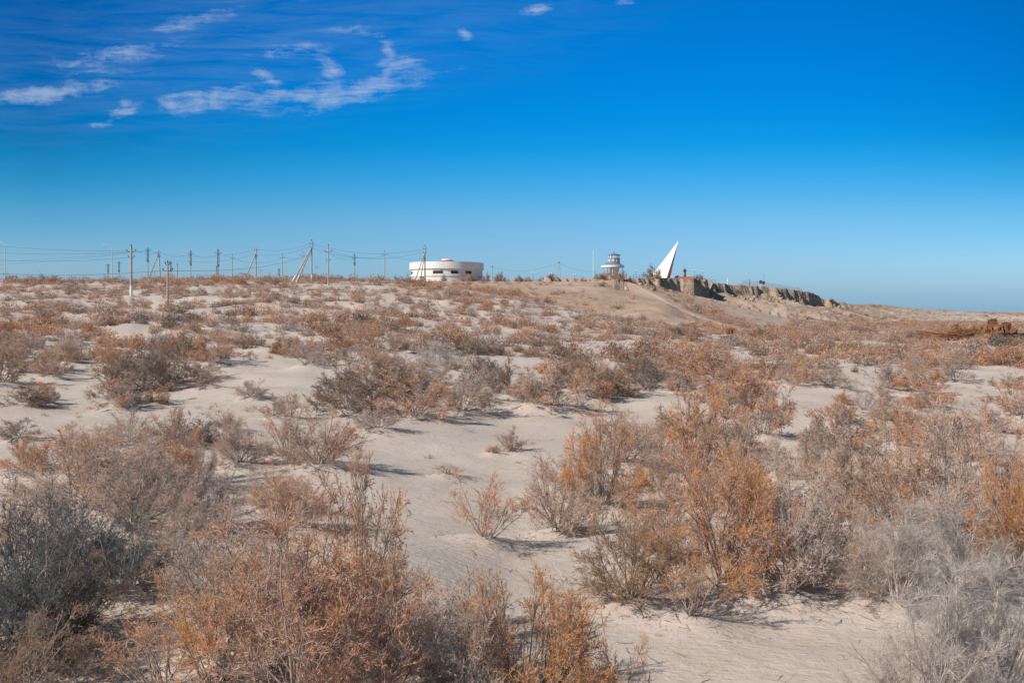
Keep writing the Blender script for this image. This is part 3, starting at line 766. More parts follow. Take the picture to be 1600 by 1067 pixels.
def place_shrubs():
    r = random.Random(4)
    roots = {}
    for s in SHR:
        lod = 0 if s['y'] < 30 else 1
        st = s['st'] if (s['st'], lod) in PROTO else 'fan'
        arr = PROTO[(st, lod)]; i = r.randrange(len(arr)); mb, mf = arr[i]
        key = (st, lod, i)
        if key not in roots:
            t = thing('desert_shrub', s['label'], 'shrub', group='shrubs scattered over the sand')
            b = bpy.data.objects.new('branch_frame', mb); COL.objects.link(b); b.parent = t
            f = bpy.data.objects.new('foliage', mf); COL.objects.link(f); f.parent = t
            roots[key] = (t, b, f)
        else:
            t0, b0, f0 = roots[key]
            t = t0.copy(); COL.objects.link(t); t['label'] = s['label']
            b = b0.copy(); COL.objects.link(b); b.parent = t
            f = f0.copy(); COL.objects.link(f); f.parent = t
        f.material_slots[0].link = 'OBJECT'; f.material_slots[0].material = FM[s['k']]
        t.location = (s['x'], s['y'], gz(s['x'], s['y']) - .03)
        t.rotation_euler = (r.uniform(-.08, .08), r.uniform(-.08, .08), r.uniform(0, 6.28))
        t.scale = (s['w'], s['w'] * r.uniform(.85, 1.1), s['h'] * r.uniform(.95, 1.05))
place_shrubs()

# ------------------------------------------------------------------ countless further shrubs beyond
def tint_mat(name, trans=.28):
    m = bpy.data.materials.new(name); m.use_nodes = True
    t = NT(m.node_tree); out = t.n['Material Output']; t.n.remove(t.n['Principled BSDF'])
    c = t.node('ShaderNodeAttribute', attribute_name='tint').outputs['Color']
    d = t.node('ShaderNodeBsdfDiffuse', {'Color': c}); tr = t.node('ShaderNodeBsdfTranslucent', {'Color': c})
    mx = t.node('ShaderNodeMixShader', {0: trans, 1: d.outputs[0], 2: tr.outputs[0]}); t.l.new(mx.outputs[0], out.inputs[0])
    return m

def far_shrubs():
    r = np.random.default_rng(77)
    N = 112000
    # candidates: more per square metre where they are near
    Y = np.concatenate([58 + (275 - 58) * np.sqrt(r.random(int(N * .50))), 275 + 110 * r.random(int(N * .15)), 250 + 1500 * r.random(int(N * .30)) ** 1.05])
    u = r.uniform(-60, 1660, len(Y)); fr_ = np.arange(len(Y)) >= len(Y) - int(N * .30); u = np.where(fr_, 1130 + (u + 60) * .31, u); X = (u - UC) / F * Y
    z, uu, yc, cl, ta = ground(X, Y, info=True)
    v = VH + (EYE - z) / Y * F
    sdist, *_ = bluff(X, Y)
    dens = np.where(Y < 275, .27, .12)
    hum = fbm(X / 7, Y / 7, 501, 3)
    dens = dens * (1 + 1.4 * hum) 
    clayish = sst(-5, 15, Y - np.interp(u, [500, 620, 780, 900, 960, 1060, 1170, 1260], [300, 262, 236, 205, 195, 172, 180, 400])) * (u > 600) * (u < 1260)
    dens = np.where(ta < .3, dens * (1 - np.where(u > 930, .965, .86) * clayish), dens)
    dens = np.where((ta >= .3) & (sdist < 0), .20 * sst(np.where(u < 1240, 52, 25), np.where(u < 1240, 80, 55), -sdist) * (1 + hum) + .006 + .42 * sst(1262, 1310, u), dens)
    dens = np.where((u > 1060) & (u < 1250) & (Y > 235) & (sdist < 0) & (ta < .3), .012, dens)
    dsp, _z = spur(X, Y); dens = np.where(dsp < 1.2, 0, dens); dens = np.where((dsp > 3) & (dsp < 16) & (u > 985) & (u < 1180) & (Y > np.interp(u, [986, 1055, 1170], [310, 266, 218])), .30, dens)
    dens = np.where((sdist > 0) & (u > 960) & (Y > 320), .05, dens)
    dens = np.where((Y > 290) & (u < 960), .05, dens)
    rightp = (u > 1235) & (Y > 250) & (ta < .3)
    dens = np.where(rightp, .85 * np.exp(-(Y - 250) / 2500), dens)
    hill = (Y > 95) & (Y < 290) & (u < 960); dens = np.where(hill, dens * np.interp(Y, [95, 130, 290], [.95, .56, .42]), dens)
    band = (v > 495) & (v < 600) ; dens = np.where(band & (Y < 200), dens * 1.15, dens)
    dens = np.where(cl > .1, 0, dens)
    dens = np.where(clearing(u, v), 0, dens)
    # the white building, lookout and monument stand clear
    dens = np.where((Y > 315) & (Y < 352) & (u > 630) & (u < 765), 0, dens)
    for (wu, wy, wr) in WRECKS: dens = np.where((np.abs(u - wu) < wr) & (np.abs(Y - wy) < 7), 0, dens)
    keep = r.random(len(Y)) < dens
    X, Y, z, u = X[keep], Y[keep], z[keep], u[keep]
    n = len(X)
    h = r.gamma(3.2, .24, n) + .18; h = np.clip(h, .25, 2.0)
    h = np.where(Y > 300, np.clip(h, .4, 1.3) * (1 + .5 * sst(300, 1200, Y)), h)
    h = np.where((Y > 100) & (Y < 215), h * .85, h); h = np.where((Y > 222) & (Y < 262) & (u < 640), h * 1.15, h)
    w = h * r.uniform(1.1, 2.3, n)
    lab = np.array([kind_at(a, b, c) for a, b, c in zip(X, Y, r.random(n))])
    gold = (u > 1440) & (Y > 150) & (Y < 230) & (r.random(n) < .25); lab[gold] = 'G'
    V = []; I = []; C = []; off = 0
    nf = np.clip(42000 / Y, 36, 520).astype(int)
    for lo, hi in ((50, 80), (80, 110), (110, 150), (150, 200), (200, 290), (290, 420), (420, 3000)):
        idx = np.nonzero((Y >= lo) & (Y < hi))[0]
        if len(idx) == 0: continue
        k = int(np.median(nf[idx])); src = np.repeat(idx, k); m = len(src)
        th = np.radians(78) * r.random(m) ** .62; ph = r.random(m) * 2 * math.pi
        lumps = .72 + .45 * vn(ph * 1.3 + src * 3.7, th * 2.2 + src, 9)
        q = r.random(m) ** .45
        R = q / np.sqrt((np.sin(th) / .5) ** 2 + np.cos(th) ** 2) * lumps
        d = np.stack([np.sin(th) * np.cos(ph), np.sin(th) * np.sin(ph), np.cos(th)], 1)
        p = d * R[:, None]
        bd = unit(d * .8 + r.normal(0, .6, d.shape) + np.array([0, 0, .15]))
        L = .21 * r.uniform(.5, 1.3, m); Wd = .055 * r.uniform(.6, 1.4, m) * math.sqrt(260 / k) * .95
        sc = np.stack([w[src], w[src], h[src]], 1)
        p0 = (p - bd * (L * .5)[:, None]) * sc
        L = L * h[src]; Wd = Wd * h[src] * 1.1
        p0 = p0 + np.stack([X[src], Y[src], z[src] + .02], 1)
        side = unit(np.cross(bd, r.normal(0, 1, bd.shape))) * (Wd * .5)[:, None]
        vv = np.stack([p0 - side, p0 + side, p0 + bd * L[:, None]], 1).reshape(-1, 3)
        V.append(vv); I.append(np.arange(len(vv)) + off); off += len(vv)
        tone = np.clip(.05 + .6 * q ** 2 + .35 * (vn(ph * 1.1 + src, th * 2, 4) - .5) * 2 + r.normal(0, .12, m), 0, 1)
        cc = np.zeros((m, 4)); cc[:, 3] = 1
        for kk, (ma, ti, inn) in KC.items():
            w_ = lab[src] == kk
            if not w_.any(): continue
            tt = tone[w_]
            cc[w_, :3] = np.stack([np.interp(tt, [0, .42, .72, 1], [inn[c], ma[c], ma[c], ti[c]]) for c in range(3)], 1)
        cc[:, :3] *= (.95 + .32 * (_hash(src, src * 7, 5) - .5))[:, None] * np.array([.87, .85, .85])
        C.append(np.repeat(cc, 3, 0))
    V = np.vstack(V); I = np.concatenate(I); C = np.vstack(C)
    me = np_mesh('far_shrubs', V, 3, I, tint_mat('scrub_twigs'), tint=C)
    o = bpy.data.objects.new('desert_scrub', me); COL.objects.link(o)
    o['kind'] = 'stuff'; o['label'] = 'countless dry rust and tan shrubs dotting the slope and plain'; o['category'] = 'scrub'

# ------------------------------------------------------------------ litter on the sand
def litter():
    r = np.random.default_rng(5)
    P = []; 
    for s in SHR:
        if s['y'] > 60: continue
        k = int(46 * min(2.0, s['w']))
        a = r.random(k) * 6.283; d = s['w'] * (.25 + .55 * r.random(k) ** .8)
        P.append(np.stack([s['x'] + d * np.cos(a) + .15, s['y'] + d * np.sin(a) * .8, np.ones(k)], 1))
    m = 2200; Y = 10 + 45 * r.random(m); P.append(np.stack([(r.uniform(0, 1600, m) - UC) / F * Y, Y, np.ones(m)], 1))
    P = np.vstack(P); n = len(P)
    z = ground(P[:, 0], P[:, 1]); a = r.random(n) * 6.283
    L = r.gamma(2, .05, n) + .05
    d = np.stack([np.cos(a), np.sin(a), r.normal(0, .12, n)], 1)
    p0 = np.stack([P[:, 0], P[:, 1], z + .012], 1)
    S = grow(p0, unit(d), L, 4, 0, .22, r)
    S[:, :, 2] = np.maximum(S[:, :, 2], (z + .008)[:, None])
    rr = np.clip(L * .02, .003, .010)
    V, q = tubes(S, rr, rr * .5, 3)
    me = np_mesh('litter', V, 4, q, mat('dead_twig', (.16, .11, .08), .9, (.34, .26, .20), 3))
    o = bpy.data.objects.new('twig_litter', me); COL.objects.link(o); o['kind'] = 'stuff'
    o['label'] = 'dead twigs and bark crumbs strewn on the sand'; o['category'] = 'litter'
litter()

def tufts():
    r = np.random.default_rng(8); n = 4200
    Y = 13 + 105 * r.random(n) ** .8; u = r.uniform(-30, 1630, n); X = (u - UC) / F * Y
    z = ground(X, Y); v = VH + (EYE - z) / Y * F
    cl = clearing(u, v); pn = fbm(X / 6, Y / 6, 808, 2)
    keep = (r.random(n) < np.where(cl, .07, .75) * np.clip(.7 + 1.2 * pn, .1, 1.3))
    X, Y, z = X[keep], Y[keep], z[keep]; n = len(X)
    k = 46; src = np.repeat(np.arange(n), k); m = len(src)
    sz = r.gamma(4, .05, n)[src] + .06
    a = r.random(m) * 6.283; th = np.radians(75) * r.random(m) ** .7
    d = np.stack([np.sin(th) * np.cos(a), np.sin(th) * np.sin(a), np.cos(th)], 1)
    q = r.random(m) * .55
    st = np.stack([X[src], Y[src], z[src] - .01], 1) + d * (q * sz)[:, None] * np.array([1.6, 1.6, 1])
    d2 = unit(d + r.normal(0, .35, d.shape)); L = sz * r.uniform(.3, .8, m)
    V, I = blades(st, d2, L, np.clip(.004 + .00022 * Y[src], .005, .03) * r.uniform(.7, 1.3, m), r)
    pal = np.array([[.52, .40, .32], [.50, .30, .18], [.38, .30, .23], [.56, .47, .40]])[r.integers(0, 4, n)][src]
    cc = np.ones((m, 4)); cc[:, :3] = pal * r.uniform(.8, 1.15, (m, 1))
    me = np_mesh('tufts', V, 3, I, tint_mat('tuft_stems'), tint=np.repeat(cc, 3, 0))
    o = bpy.data.objects.new('dry_tufts', me); COL.objects.link(o); o['kind'] = 'stuff'
    o['label'] = 'low dry tufts and seedlings sprinkled over the sand'; o['category'] = 'ground cover'

# ------------------------------------------------------------------ poles and wires
TOPS = {}
def crossarm(t, D, z, half, up=.18, sym=True, m=M_STEEL, pins=2):
    mb = MB(); mb.tube([(-half, 0, z + up), (-half * .55, 0, z), (half * .55, 0, z), (half, 0, z + up)], .055, 5); a = mb.build('crossarm', m, t)
    for k in range(pins):
        x = (-half, half, 0)[k] if pins < 3 else (-half, half, -half * .5)[k % 3]
        mi = MB(); mi.lathe([(.02, 0), (.09, .04), (.06, .10), (.09, .15), (.03, .24)], 6, (x, 0, z + up)); mi.build('insulator', M_INS, t)
    return a

def pole(key, u, vt, label, vb=None, D=None, arms=((.35, .8),), r=.15, lattice=0, struts=(), white=False, dark_foot=False, lean=0):
    if vb and D is None: X, D, zb = at_ground(u, vb)
    else:
        if D is None: D = 18 * F / (VH - vt)
        X = (u - UC) / F * D; zb = gz(X, D)
    zt = EYE + (VH - vt) / F * D; H = zt - zb
    t = thing('utility_pole', label, 'utility pole', (X, D, zb), group='utility poles along the ridge')
    mb = MB()
    r *= max(1, D / 240) ** .5
    zl = H - lattice
    lx = lean * D / F
    mb.tube([(lx, 0, -.4), (0, 0, zl)], [r, r * .72], 8); mb.build('shaft', M_CONC, t)
    if white: w = MB(); w.lathe([(r * 1.04, 0), (r * 1.04, 1.8)], 8, (lx, 0, .02)); w.build('painted_foot', M_WHITEP, t)
    if dark_foot: w = MB(); w.lathe([(r * 1.25, -.3), (r * 1.25, .9)], 8, (lx, 0, .0)); w.build('steel_foot', M_STEEL, t)
    if lattice:
        L = MB()
        for sx in (-1, 1):
            for sy in (-1, 1): L.tube([(sx * .24, sy * .24, zl - .8), (sx * .16, sy * .16, H)], .035, 4)
        n = 5
        for k in range(n):
            z0 = zl - .7 + (lattice + .6) * k / n; z1 = zl - .7 + (lattice + .6) * (k + 1) / n; s = 1 if k % 2 else -1
            for sy in (-1, 1): L.tube([(-.2 * s, sy * .2, z0), (.2 * s, sy * .2, z1)], .025, 4)
            for sx in (-1, 1): L.tube([(sx * .2, -.2 * s, z0), (sx * .2, .2 * s, z1)], .025, 4)
        L.build('lattice_head', M_STEEL, t)
    for i, (dz, half) in enumerate(arms): crossarm(t, D, H - dz, half, pins=2)
    mi = MB(); mi.lathe([(.03, -.1), (.10, .05), (.07, .13), (.11, .2), (.03, .35)], 6, (0, 0, H)); mi.build('insulator', M_INS, t)
    for (su, sv, frac) in struts:
        sx = (su - u) * D / F
        mb = MB(); zg = gz(X + sx, D - 1.0) - zb
        mb.tube([(sx, -1.0, zg - .3), (sx * .02, -.12, H * frac)], [r * .95, r * .7], 8); mb.build('strut', M_CONC, t)
        if white:
            f0 = Vector((sx, -1.0, zg)); f1 = f0 + (Vector((0, 0, H * frac)) - f0).normalized() * 1.6
            w = MB(); w.tube([f0, f1], r * 1.03, 8); w.build('painted_foot', M_WHITEP, t)
    TOPS[key] = (Vector((X, D, zb)), H, arms)
    return t

pole('a', 205, 385, 'tall bare concrete pole with white painted foot below the ridge', vb=463, arms=((.9, .75), (1.9, .5)), r=.24, white=True)
pole('b', 262, 411, 'short concrete pole with curved crossarm and dark foot, lowest on the slope', vb=484, arms=((1.05, .62), (.25, .3)), r=.15, dark_foot=True)
pole('c', 231, 388, 'dark lattice-headed pole just behind the two-legged pole', arms=((.7, .7),), lattice=3.2)
pole('d', 248, 393, 'two-legged concrete pole on the ridge between white-footed and short poles', arms=((.5, .5), (1.6, .5)), r=.2, struts=((230, 437, .93),), lean=3)
pole('e', 169, 413, 'tiny dark pole standing just before the curved street lamp', arms=((.5, .6),), lattice=2.6)
pole('f', 186, 409, 'small distant lattice-topped pole just past the curved street lamp', arms=((.6, .7),), lattice=3.0)
pole('g', 277, 412, 'slim plain distant pole between short pole and lattice pole', arms=((.6, .4),), r=.19)
pole('h', 267, 409, 'distant dark lattice pole hard behind the short dark-footed pole', arms=((.6, .7),), lattice=2.8)
pole('i', 241, 424, 'faintest tiny pole seen between the legs of the two-legged pole', D=450, arms=((.6, .7),), r=.1)
pole('j', 298, 393, 'pole with dark upper half and short crossarm above the sand dip', arms=((.9, .75),), lattice=3.4)
pole('k', 341, 390, 'tall dark lattice-headed pole above the orange ridge shrubs', arms=((1.2, .8),), lattice=4.2)
pole('l', 339, 416, 'stubby dark pole close against the tall lattice-headed pole', D=380, arms=((.5, .3),), lattice=4)
pole('m', 363, 398, 'plain thin pole with one small crossarm before the strutted pole', arms=((1.1, .6),), r=.14)
pole('n', 400, 389, 'ridge pole propped by one strut slanting from its base bush', arms=((.4, .5), (2.2, .5)), r=.2, struts=((382, 436, .86),))
pole('o', 322, 428, 'barely visible tiny pole in the sand dip of the ridge', D=520, arms=((.6, .8),), r=.1)
pole('p', 407, 421, 'faint small pole just behind the single-strut pole', D=450, arms=((.6, .8),), r=.1)
pole('q', 441, 398, 'slim pole with one raised crossarm above the paired ridge bushes', arms=((1.0, .75),), r=.13)
pole('r', 436, 420, 'tiny dark blue pole just under the slim crossarmed pole', D=410, arms=((.6, .6),), lattice=2)
pole('s', 487, 376, 'tallest pole of the ridge with two long white-footed struts', D=240, arms=((.9, .5), (1.7, .4)), r=.2, struts=((458, 440, .82), (465, 440, .80)), white=True)
pole('t', 473, 395, 'thin pole with raised crossarm seen behind the long struts', arms=((.9, .8),), r=.12)
pole('u', 495, 416, 'tiny faint pole just behind the tallest pole', D=400, arms=((.6, .6),), r=.1)
pole('v', 513, 384, 'four-armed concrete pole standing lower than the tallest pole', vb=446, arms=((1.3, .75), (3.2, .4)), r=.16)
pole('w', 554, 398, 'lone dark-topped pole with wide crossarm over the sandy ridge', arms=((1.2, .8),), lattice=2.6)
pole('x', 601, 393, 'lone pole with wide crossarm above the orange ridge bush', arms=((1.1, .85),), r=.15)
pole('y', 664, 385, 'braced pole with two struts standing before the round white building', D=262, arms=((.8, .4), (1.8, .4)), r=.17, struts=((647, 440, .82), (656, 440, .80)))
pole('z', 769, 416, 'small bare pole just beside the shaded side of the building', D=335, arms=((.4, .3),), r=.12)

def twin_pole():
    D = 335; X = (873 - UC) / F * D; zb = gz(X, D); H = EYE + (VH - 410) / F * D - zb
    t = thing('utility_pole', 'narrow two-legged pole alone on the plateau before the flagpole', 'utility pole', (X, D, zb), group='utility poles along the ridge')
    for s in (-1, 1):
        mb = MB(); mb.tube([(s * .55, 0, -.3), (s * .08 + .1, 0, H)], [.13, .10], 7); mb.build('leg', M_CONC, t)
    mb = MB(); mb.box((.1, 0, H), (.7, .25, .22)); mb.build('crossarm', M_STEEL, t)
    TOPS['A'] = (Vector((X, D, zb)), H, ((0, .3),))
twin_pole()

def wire(a, b, label, sag=.8, r=.022):
    mb = MB(); n = 14
    mb.tube([a.lerp(b, k / n) - Vector((0, 0, 4 * sag * (k / n) * (1 - k / n))) for k in range(n + 1)], r, 4)
    tag(mb.build('power_line', M_WIRE), label, 'power line', 'power lines strung between the poles')
def top(k, dz=0.0, dx=0.0):
    p, H, _ = TOPS[k]; return p + Vector((dx, 0, H - dz))
wires = [('a', .2, 0, 'd', 0, 0, 1.0, 'top wire between white-footed pole and two-legged pole'), ('d', .3, .4, 'n', .2, .4, 1.6, 'upper wire from two-legged pole to single-strut pole'),
         ('d', 1.5, -.4, 'n', 1.6, -.4, 1.9, 'lower wire from two-legged pole to single-strut pole'), ('n', .2, .4, 's', .6, .4, .9, 'upper wire from single-strut pole to tallest pole'),
         ('n', 1.6, -.4, 's', 1.4, -.4, 1.0, 'lower wire from single-strut pole to tallest pole'), ('s', .9, .5, 'y', .6, .4, 1.8, 'upper wire from tallest pole to the braced pole'),
         ('s', 1.7, -.4, 'y', 1.5, -.4, 2.2, 'lower wire from tallest pole to the braced pole'), ('b', 1.0, .6, 's', 3.3, 0, 1.2, 'long rising wire from short pole to tallest pole'),
         ('v', 1.2, .7, 'x', 1.0, .8, 1.2, 'wire from four-armed pole to last lone pole'), ('v', 1.2, -.7, 'w', 1.2, 0, .9, 'wire from four-armed pole to dark-topped lone pole'),
         ('c', .6, .6, 'j', .8, .7, 1.2, 'wire between the two lattice poles behind the short pole'), ('j', .8, .7, 'k', 1.1, .8, 1.2, 'wire between the two tall lattice poles'),
         ('k', 1.1, .8, 'q', .9, .7, 2.2, 'wire from tall lattice pole to slim crossarmed pole'), ('q', .9, .7, 't', .8, .7, .6, 'short wire over the paired ridge bushes'),
         ('x', 1.0, .8, 'y', 3.0, 0, .9, 'wire from last lone pole down to the braced pole'), ('z', .2, 0, 'A', .1, 0, 2.0, 'sagging wire from the small bare pole to the twin-legged pole')]
for a, da, xa, b, db, xb, sg, lb in wires: wire(top(a, da, xa), top(b, db, xb), lb, sg)
wire(pt(-160, 362, 240), top('a', .8, -.7), 'highest wire running off past the edge lamp post', 1.2)
wire(pt(-160, 374, 235), top('a', .9, .7), 'second wire running off past the edge lamp post', 1.6)
wire(pt(-160, 384, 232), top('a', 1.9, -.5), 'third wire running off below the edge lamp top', 1.8)
wire(pt(-160, 412, 300), top('c', .7, -.7), 'rising wire crossing behind the white-footed pole', 1.0)
wire(pt(-160, 420, 300), top('c', .7, .7), 'lower rising wire crossing behind the white-footed pole', 1.0)
wire(pt(-160, 408, 180), top('b', 1.0, -.6), 'wire running from the edge to the short pole crossarm', 1.4)
wire(pt(-160, 424, 180), top('b', 3.0, 0), 'lowest wire skimming the ridge shrubs toward the short pole', .8)
wire(top('A', .1), pt(935, 424, 334), 'sagging wire from the twin-legged pole toward the lookout', 1.0)

# ------------------------------------------------------------------ street lamps and mast things
def street_lamp(u, vt, D, side, label, reach=1.6):
    X = (u - UC) / F * D; zb = gz(X, D); H = EYE + (VH - vt) / F * D - zb
    t = thing('street_lamp', label, 'street lamp', (X, D, zb), group='tall curved street lamps')
    mb = MB(); pts = [(0, 0, -.3), (0, 0, H * .55), (0, 0, H - 1.4)]
    for k in range(1, 6): a = k / 5 * math.pi / 2; pts.append((side * reach * (1 - math.cos(a)), 0, H - 1.4 + 1.4 * math.sin(a)))
    mb.tube(pts, [.13, .10, .08] + [.06] * 5, 8); mb.build('lamp_post', M_GALV, t)
    hd = MB(); hd.box((side * (reach + .3), 0, H), (.85, .3, .14)); hd.box((side * (reach + .3), 0, H - .10), (.6, .24, .06)); hd.build('lamp_head', M_GALV, t)
street_lamp(175, 382, 265, -1, 'tall street lamp with curved arm standing on the ridge')
street_lamp(8, 378, 255, -1, 'tall street lamp with curved arm at the very edge of the frame')
def globe_lamp(u, vt, D, label):
    X = (u - UC) / F * D; zb = gz(X, D); H = EYE + (VH - vt) / F * D - zb
    t = thing('globe_lamp', label, 'lamp', (X, D, zb), group='small white-headed lamps on the plateau')
    mb = MB(); mb.lathe([(.12, -.2), (.12, .3), (.05, .4), (.045, H - .55)], 8); mb.tube([(-.35, 0, H - .5), (.35, 0, H - .5)], .03, 5); mb.build('lamp_post', M_STEEL, t)
    for s in (-.35, .35):
        g = MB(); g.lathe([(.02, -.2), (.14, -.14), (.2, 0), (.14, .14), (.02, .2)], 10, (s, 0, H - .25)); g.build('lamp_globe', M_WHITEP, t, True)
globe_lamp(833, 425, 330, 'white-headed lamp among shrubs between building and twin-legged pole')
globe_lamp(861, 426, 333, 'white-headed lamp close beside the twin-legged pole')
globe_lamp(898, 428, 336, 'small white-headed lamp just before the flagpole')
globe_lamp(994, 422, 341, 'white-headed lamp between lookout and monument tree')
globe_lamp(1085, 421, 352, 'white-headed lamp above the orange planter')
globe_lamp(1097, 423, 366, 'white-headed lamp on the cliff rim past the planter')
def mast(u, vt, vb, D, label, name, cat, m, r0, r1):
    X = (u - UC) / F * D; zb = gz(X, D); H = EYE + (VH - vt) / F * D - zb
    t = thing(name, label, cat, (X, D, zb))
    mb = MB(); mb.lathe([(r0, -.2), (r0 * .95, H * .5), (r1, H - .1)], 10); mb.build('mast', m, t)
    b = MB(); b.box((0, 0, .1), (r0 * 6, r0 * 6, .25)); b.build('footing', M_CONC, t)
    c = MB(); c.lathe([(.01, -.1), (r1 * 1.8, 0), (.01, .12)], 8, (0, 0, H)); c.build('finial', m, t)
mast(927, 391, 434, 330, 'white flagless flagpole rising beside the lookout pavilion', 'flagpole', 'flagpole', M_WHITEP, .10, .07)
mast(1137, 434, 441, 375, 'short white post on the cliff rim', 'marker_post', 'post', M_WHITEP, .16, .14)
mast(1171, 437, 445, 383, 'short dark lamp post on the mid cliff rim', 'lamp_post', 'post', M_STEEL, .10, .10)
mast(1193.5, 428, 446, 393, 'thin whip mast above the dark twin signs', 'thin_mast', 'mast', M_STEEL, .05, .03)

# ------------------------------------------------------------------ round white building
def panel_mat(name, a, b, cols, z=False):
    m = bpy.data.materials.new(name); m.use_nodes = True
    t = NT(m.node_tree); p = t.n['Principled BSDF']; p.inputs['Roughness'].default_value = .55; p.inputs['Specular IOR Level'].default_value = .3
    sep = t.node('ShaderNodeSeparateXYZ', {0: t.n.new('ShaderNodeTexCoord').outputs['Object']})
    an = t.m('MULTIPLY', t.m('ARCTAN2', sep.outputs[1], sep.outputs[0]), cols / (2 * math.pi))
    cell = t.m('FLOOR', an); fr = t.m('FRACT', an)
    rn = t.node('ShaderNodeTexWhiteNoise', {'W': cell}, noise_dimensions='1D').outputs['Value']
    c = t.mix(rn, (*a, 1), (*b, 1))
    seam = t.m('LESS_THAN', fr, .05)
    if z: seam = t.m('MAXIMUM', seam, t.m('LESS_THAN', t.m('FRACT', t.m('MULTIPLY', sep.outputs[2], 1.4)), .05))
    c = t.mix(t.m('MULTIPLY', seam, .5), c, (.35, .34, .33, 1))
    tc_ = t.n.new('ShaderNodeTexCoord').outputs['Object']
    sm = t.node('ShaderNodeMapping', {'Vector': tc_, 'Scale': (1.6, 1.6, .25)}).outputs[0]
    st = t.m('MULTIPLY', t.m('SUBTRACT', t.noise(sm, 1.0, 6, .7).outputs[0], .48), 3.2, clamp=True)
    c = t.mix(t.m('MULTIPLY', st, .45), c, (.50, .42, .34, 1))
    t.l.new(c, p.inputs['Base Color']); return m

def round_building():
    D = 347.0; R = 12.9; cx = (698 - UC) / F * D
    zb = min(gz(cx + dx, D - R + 1) for dx in (-8, 0, 8)) - .1
    zt = EYE + (VH - 408.5) / F * (D - R)
    H = zt - zb
    t = thing('round_building', 'low round white building with slit windows and red roof dome', 'building', (cx, D, zb))
    n = 180; Rw = R - .45; zp = H - 2.35  # underside of parapet
    wm = panel_mat('white_wall_panels', (.76, .72, .66), (.68, .64, .58), 60, True); pm = panel_mat('white_parapet_panels', (.80, .79, .77), (.72, .72, .71), 48)
    # angle 0 faces the camera (-Y), positive to the right
    wins = [(-78, -66, 2), (-17, -1.5, 1), (10, 22.5, 1), (35, 46, 1)]
    wz0, wz1 = zp - 1.75, zp - .7
    door = (-44, -35)
    hs = [-.6, 2.1, wz0, wz1, zp]
    def P(a, r, z): a = math.radians(a); return (r * math.sin(a), -r * math.cos(a), z)
    mb = MB()
    def isopen(a, k):
        m = a + 1
        if k == 2 and any(w[0] <= m <= w[1] for w in wins): return True
        if k in (0, 1) and door[0] <= m <= door[1] and k == 0: return True
        return False
    for k in range(len(hs) - 1):
        for i in range(n):
            a = -180 + 2 * i
            if isopen(a, k): continue
            mb.add([P(a, Rw, hs[k]), P(a + 2, Rw, hs[k]), P(a + 2, Rw, hs[k + 1]), P(a, Rw, hs[k + 1])], [(0, 1, 2, 3)])
    mb.build('wall', wm, t)
    par = MB(); par.lathe([(Rw + .05, zp - .003), (R, zp), (R, H), (R - .5, H), (R - .5, H - .7), (.1, H - .5)], 96, close=False); par.build('parapet', pm, t)
    ledge = MB(); ledge.lathe([(Rw + .01, 2.15), (Rw + .14, 2.15), (Rw + .14, 2.32), (Rw + .01, 2.32)], 96, close=False); ledge.build('ledge', mat('grey_trim', (.35, .35, .36)), t)
    for (a0, a1, f) in wins:
        i0 = math.ceil((a0 - 1) / 2) * 2; i1 = math.floor((a1 + 1) / 2) * 2
        w = MB()
        ang = list(range(i0, i1 + 1, 2))
        for a, b in zip(ang, ang[1:]): w.add([P(a, Rw - .45, wz0 - .05), P(b, Rw - .45, wz0 - .05), P(b, Rw - .45, wz1 + .05), P(a, Rw - .45, wz1 + .05)], [(0, 1, 2, 3)])
        for a, b in zip(ang, ang[1:]):
            w.add([P(a, Rw, wz0), P(b, Rw, wz0), P(b, Rw - .45, wz0), P(a, Rw - .45, wz0)], [(0, 1, 2, 3)])
            w.add([P(a, Rw, wz1), P(b, Rw, wz1), P(b, Rw - .45, wz1), P(a, Rw - .45, wz1)], [(0, 3, 2, 1)])
        for a in (ang[0], ang[-1]): w.add([P(a, Rw, wz0), P(a, Rw - .45, wz0), P(a, Rw - .45, wz1), P(a, Rw, wz1)], [(0, 1, 2, 3)])
        wo = w.build('window', mat('window_reveal', (.22, .16, .12)), t)
        g = MB(); mdl = (ang[0] + ang[-1]) / 2
        for a, b in zip(ang, ang[1:]): g.add([P(a, Rw - .35, wz0 + .02), P(b, Rw - .35, wz0 + .02), P(b, Rw - .35, wz1 - .02), P(a, Rw - .35, wz1 - .02)], [(0, 1, 2, 3)])
        g.build('pane', mat('dark_glass', (.10, .075, .06), .4, spec=.3), wo)
    d = MB()
    for a in range(-46, -34, 2): d.add([P(a, Rw - .2, -.3), P(a + 2, Rw - .2, -.3), P(a + 2, Rw - .2, 2.1), P(a, Rw - .2, 2.1)], [(0, 1, 2, 3)])
    d.build('door', mat('brown_door', (.30, .19, .13)), t)
    rf = MB(); rf.lathe([(4.4, H - .35), (4.2, H - .1), (3.2, H + .55), (1.9, H + 1.0), (.1, H + 1.05)], 40); rf.build('roof_dome', mat('red_roof', (.40, .11, .085), .7, (.33, .10, .08), 2), t, True)
    cp = MB(); cp.lathe([(1.95, H + .95), (1.9, H + 1.2), (1.3, H + 1.45), (.05, H + 1.52)], 32); cp.build('dome_cap', M_WHITEP, t, True)
round_building()

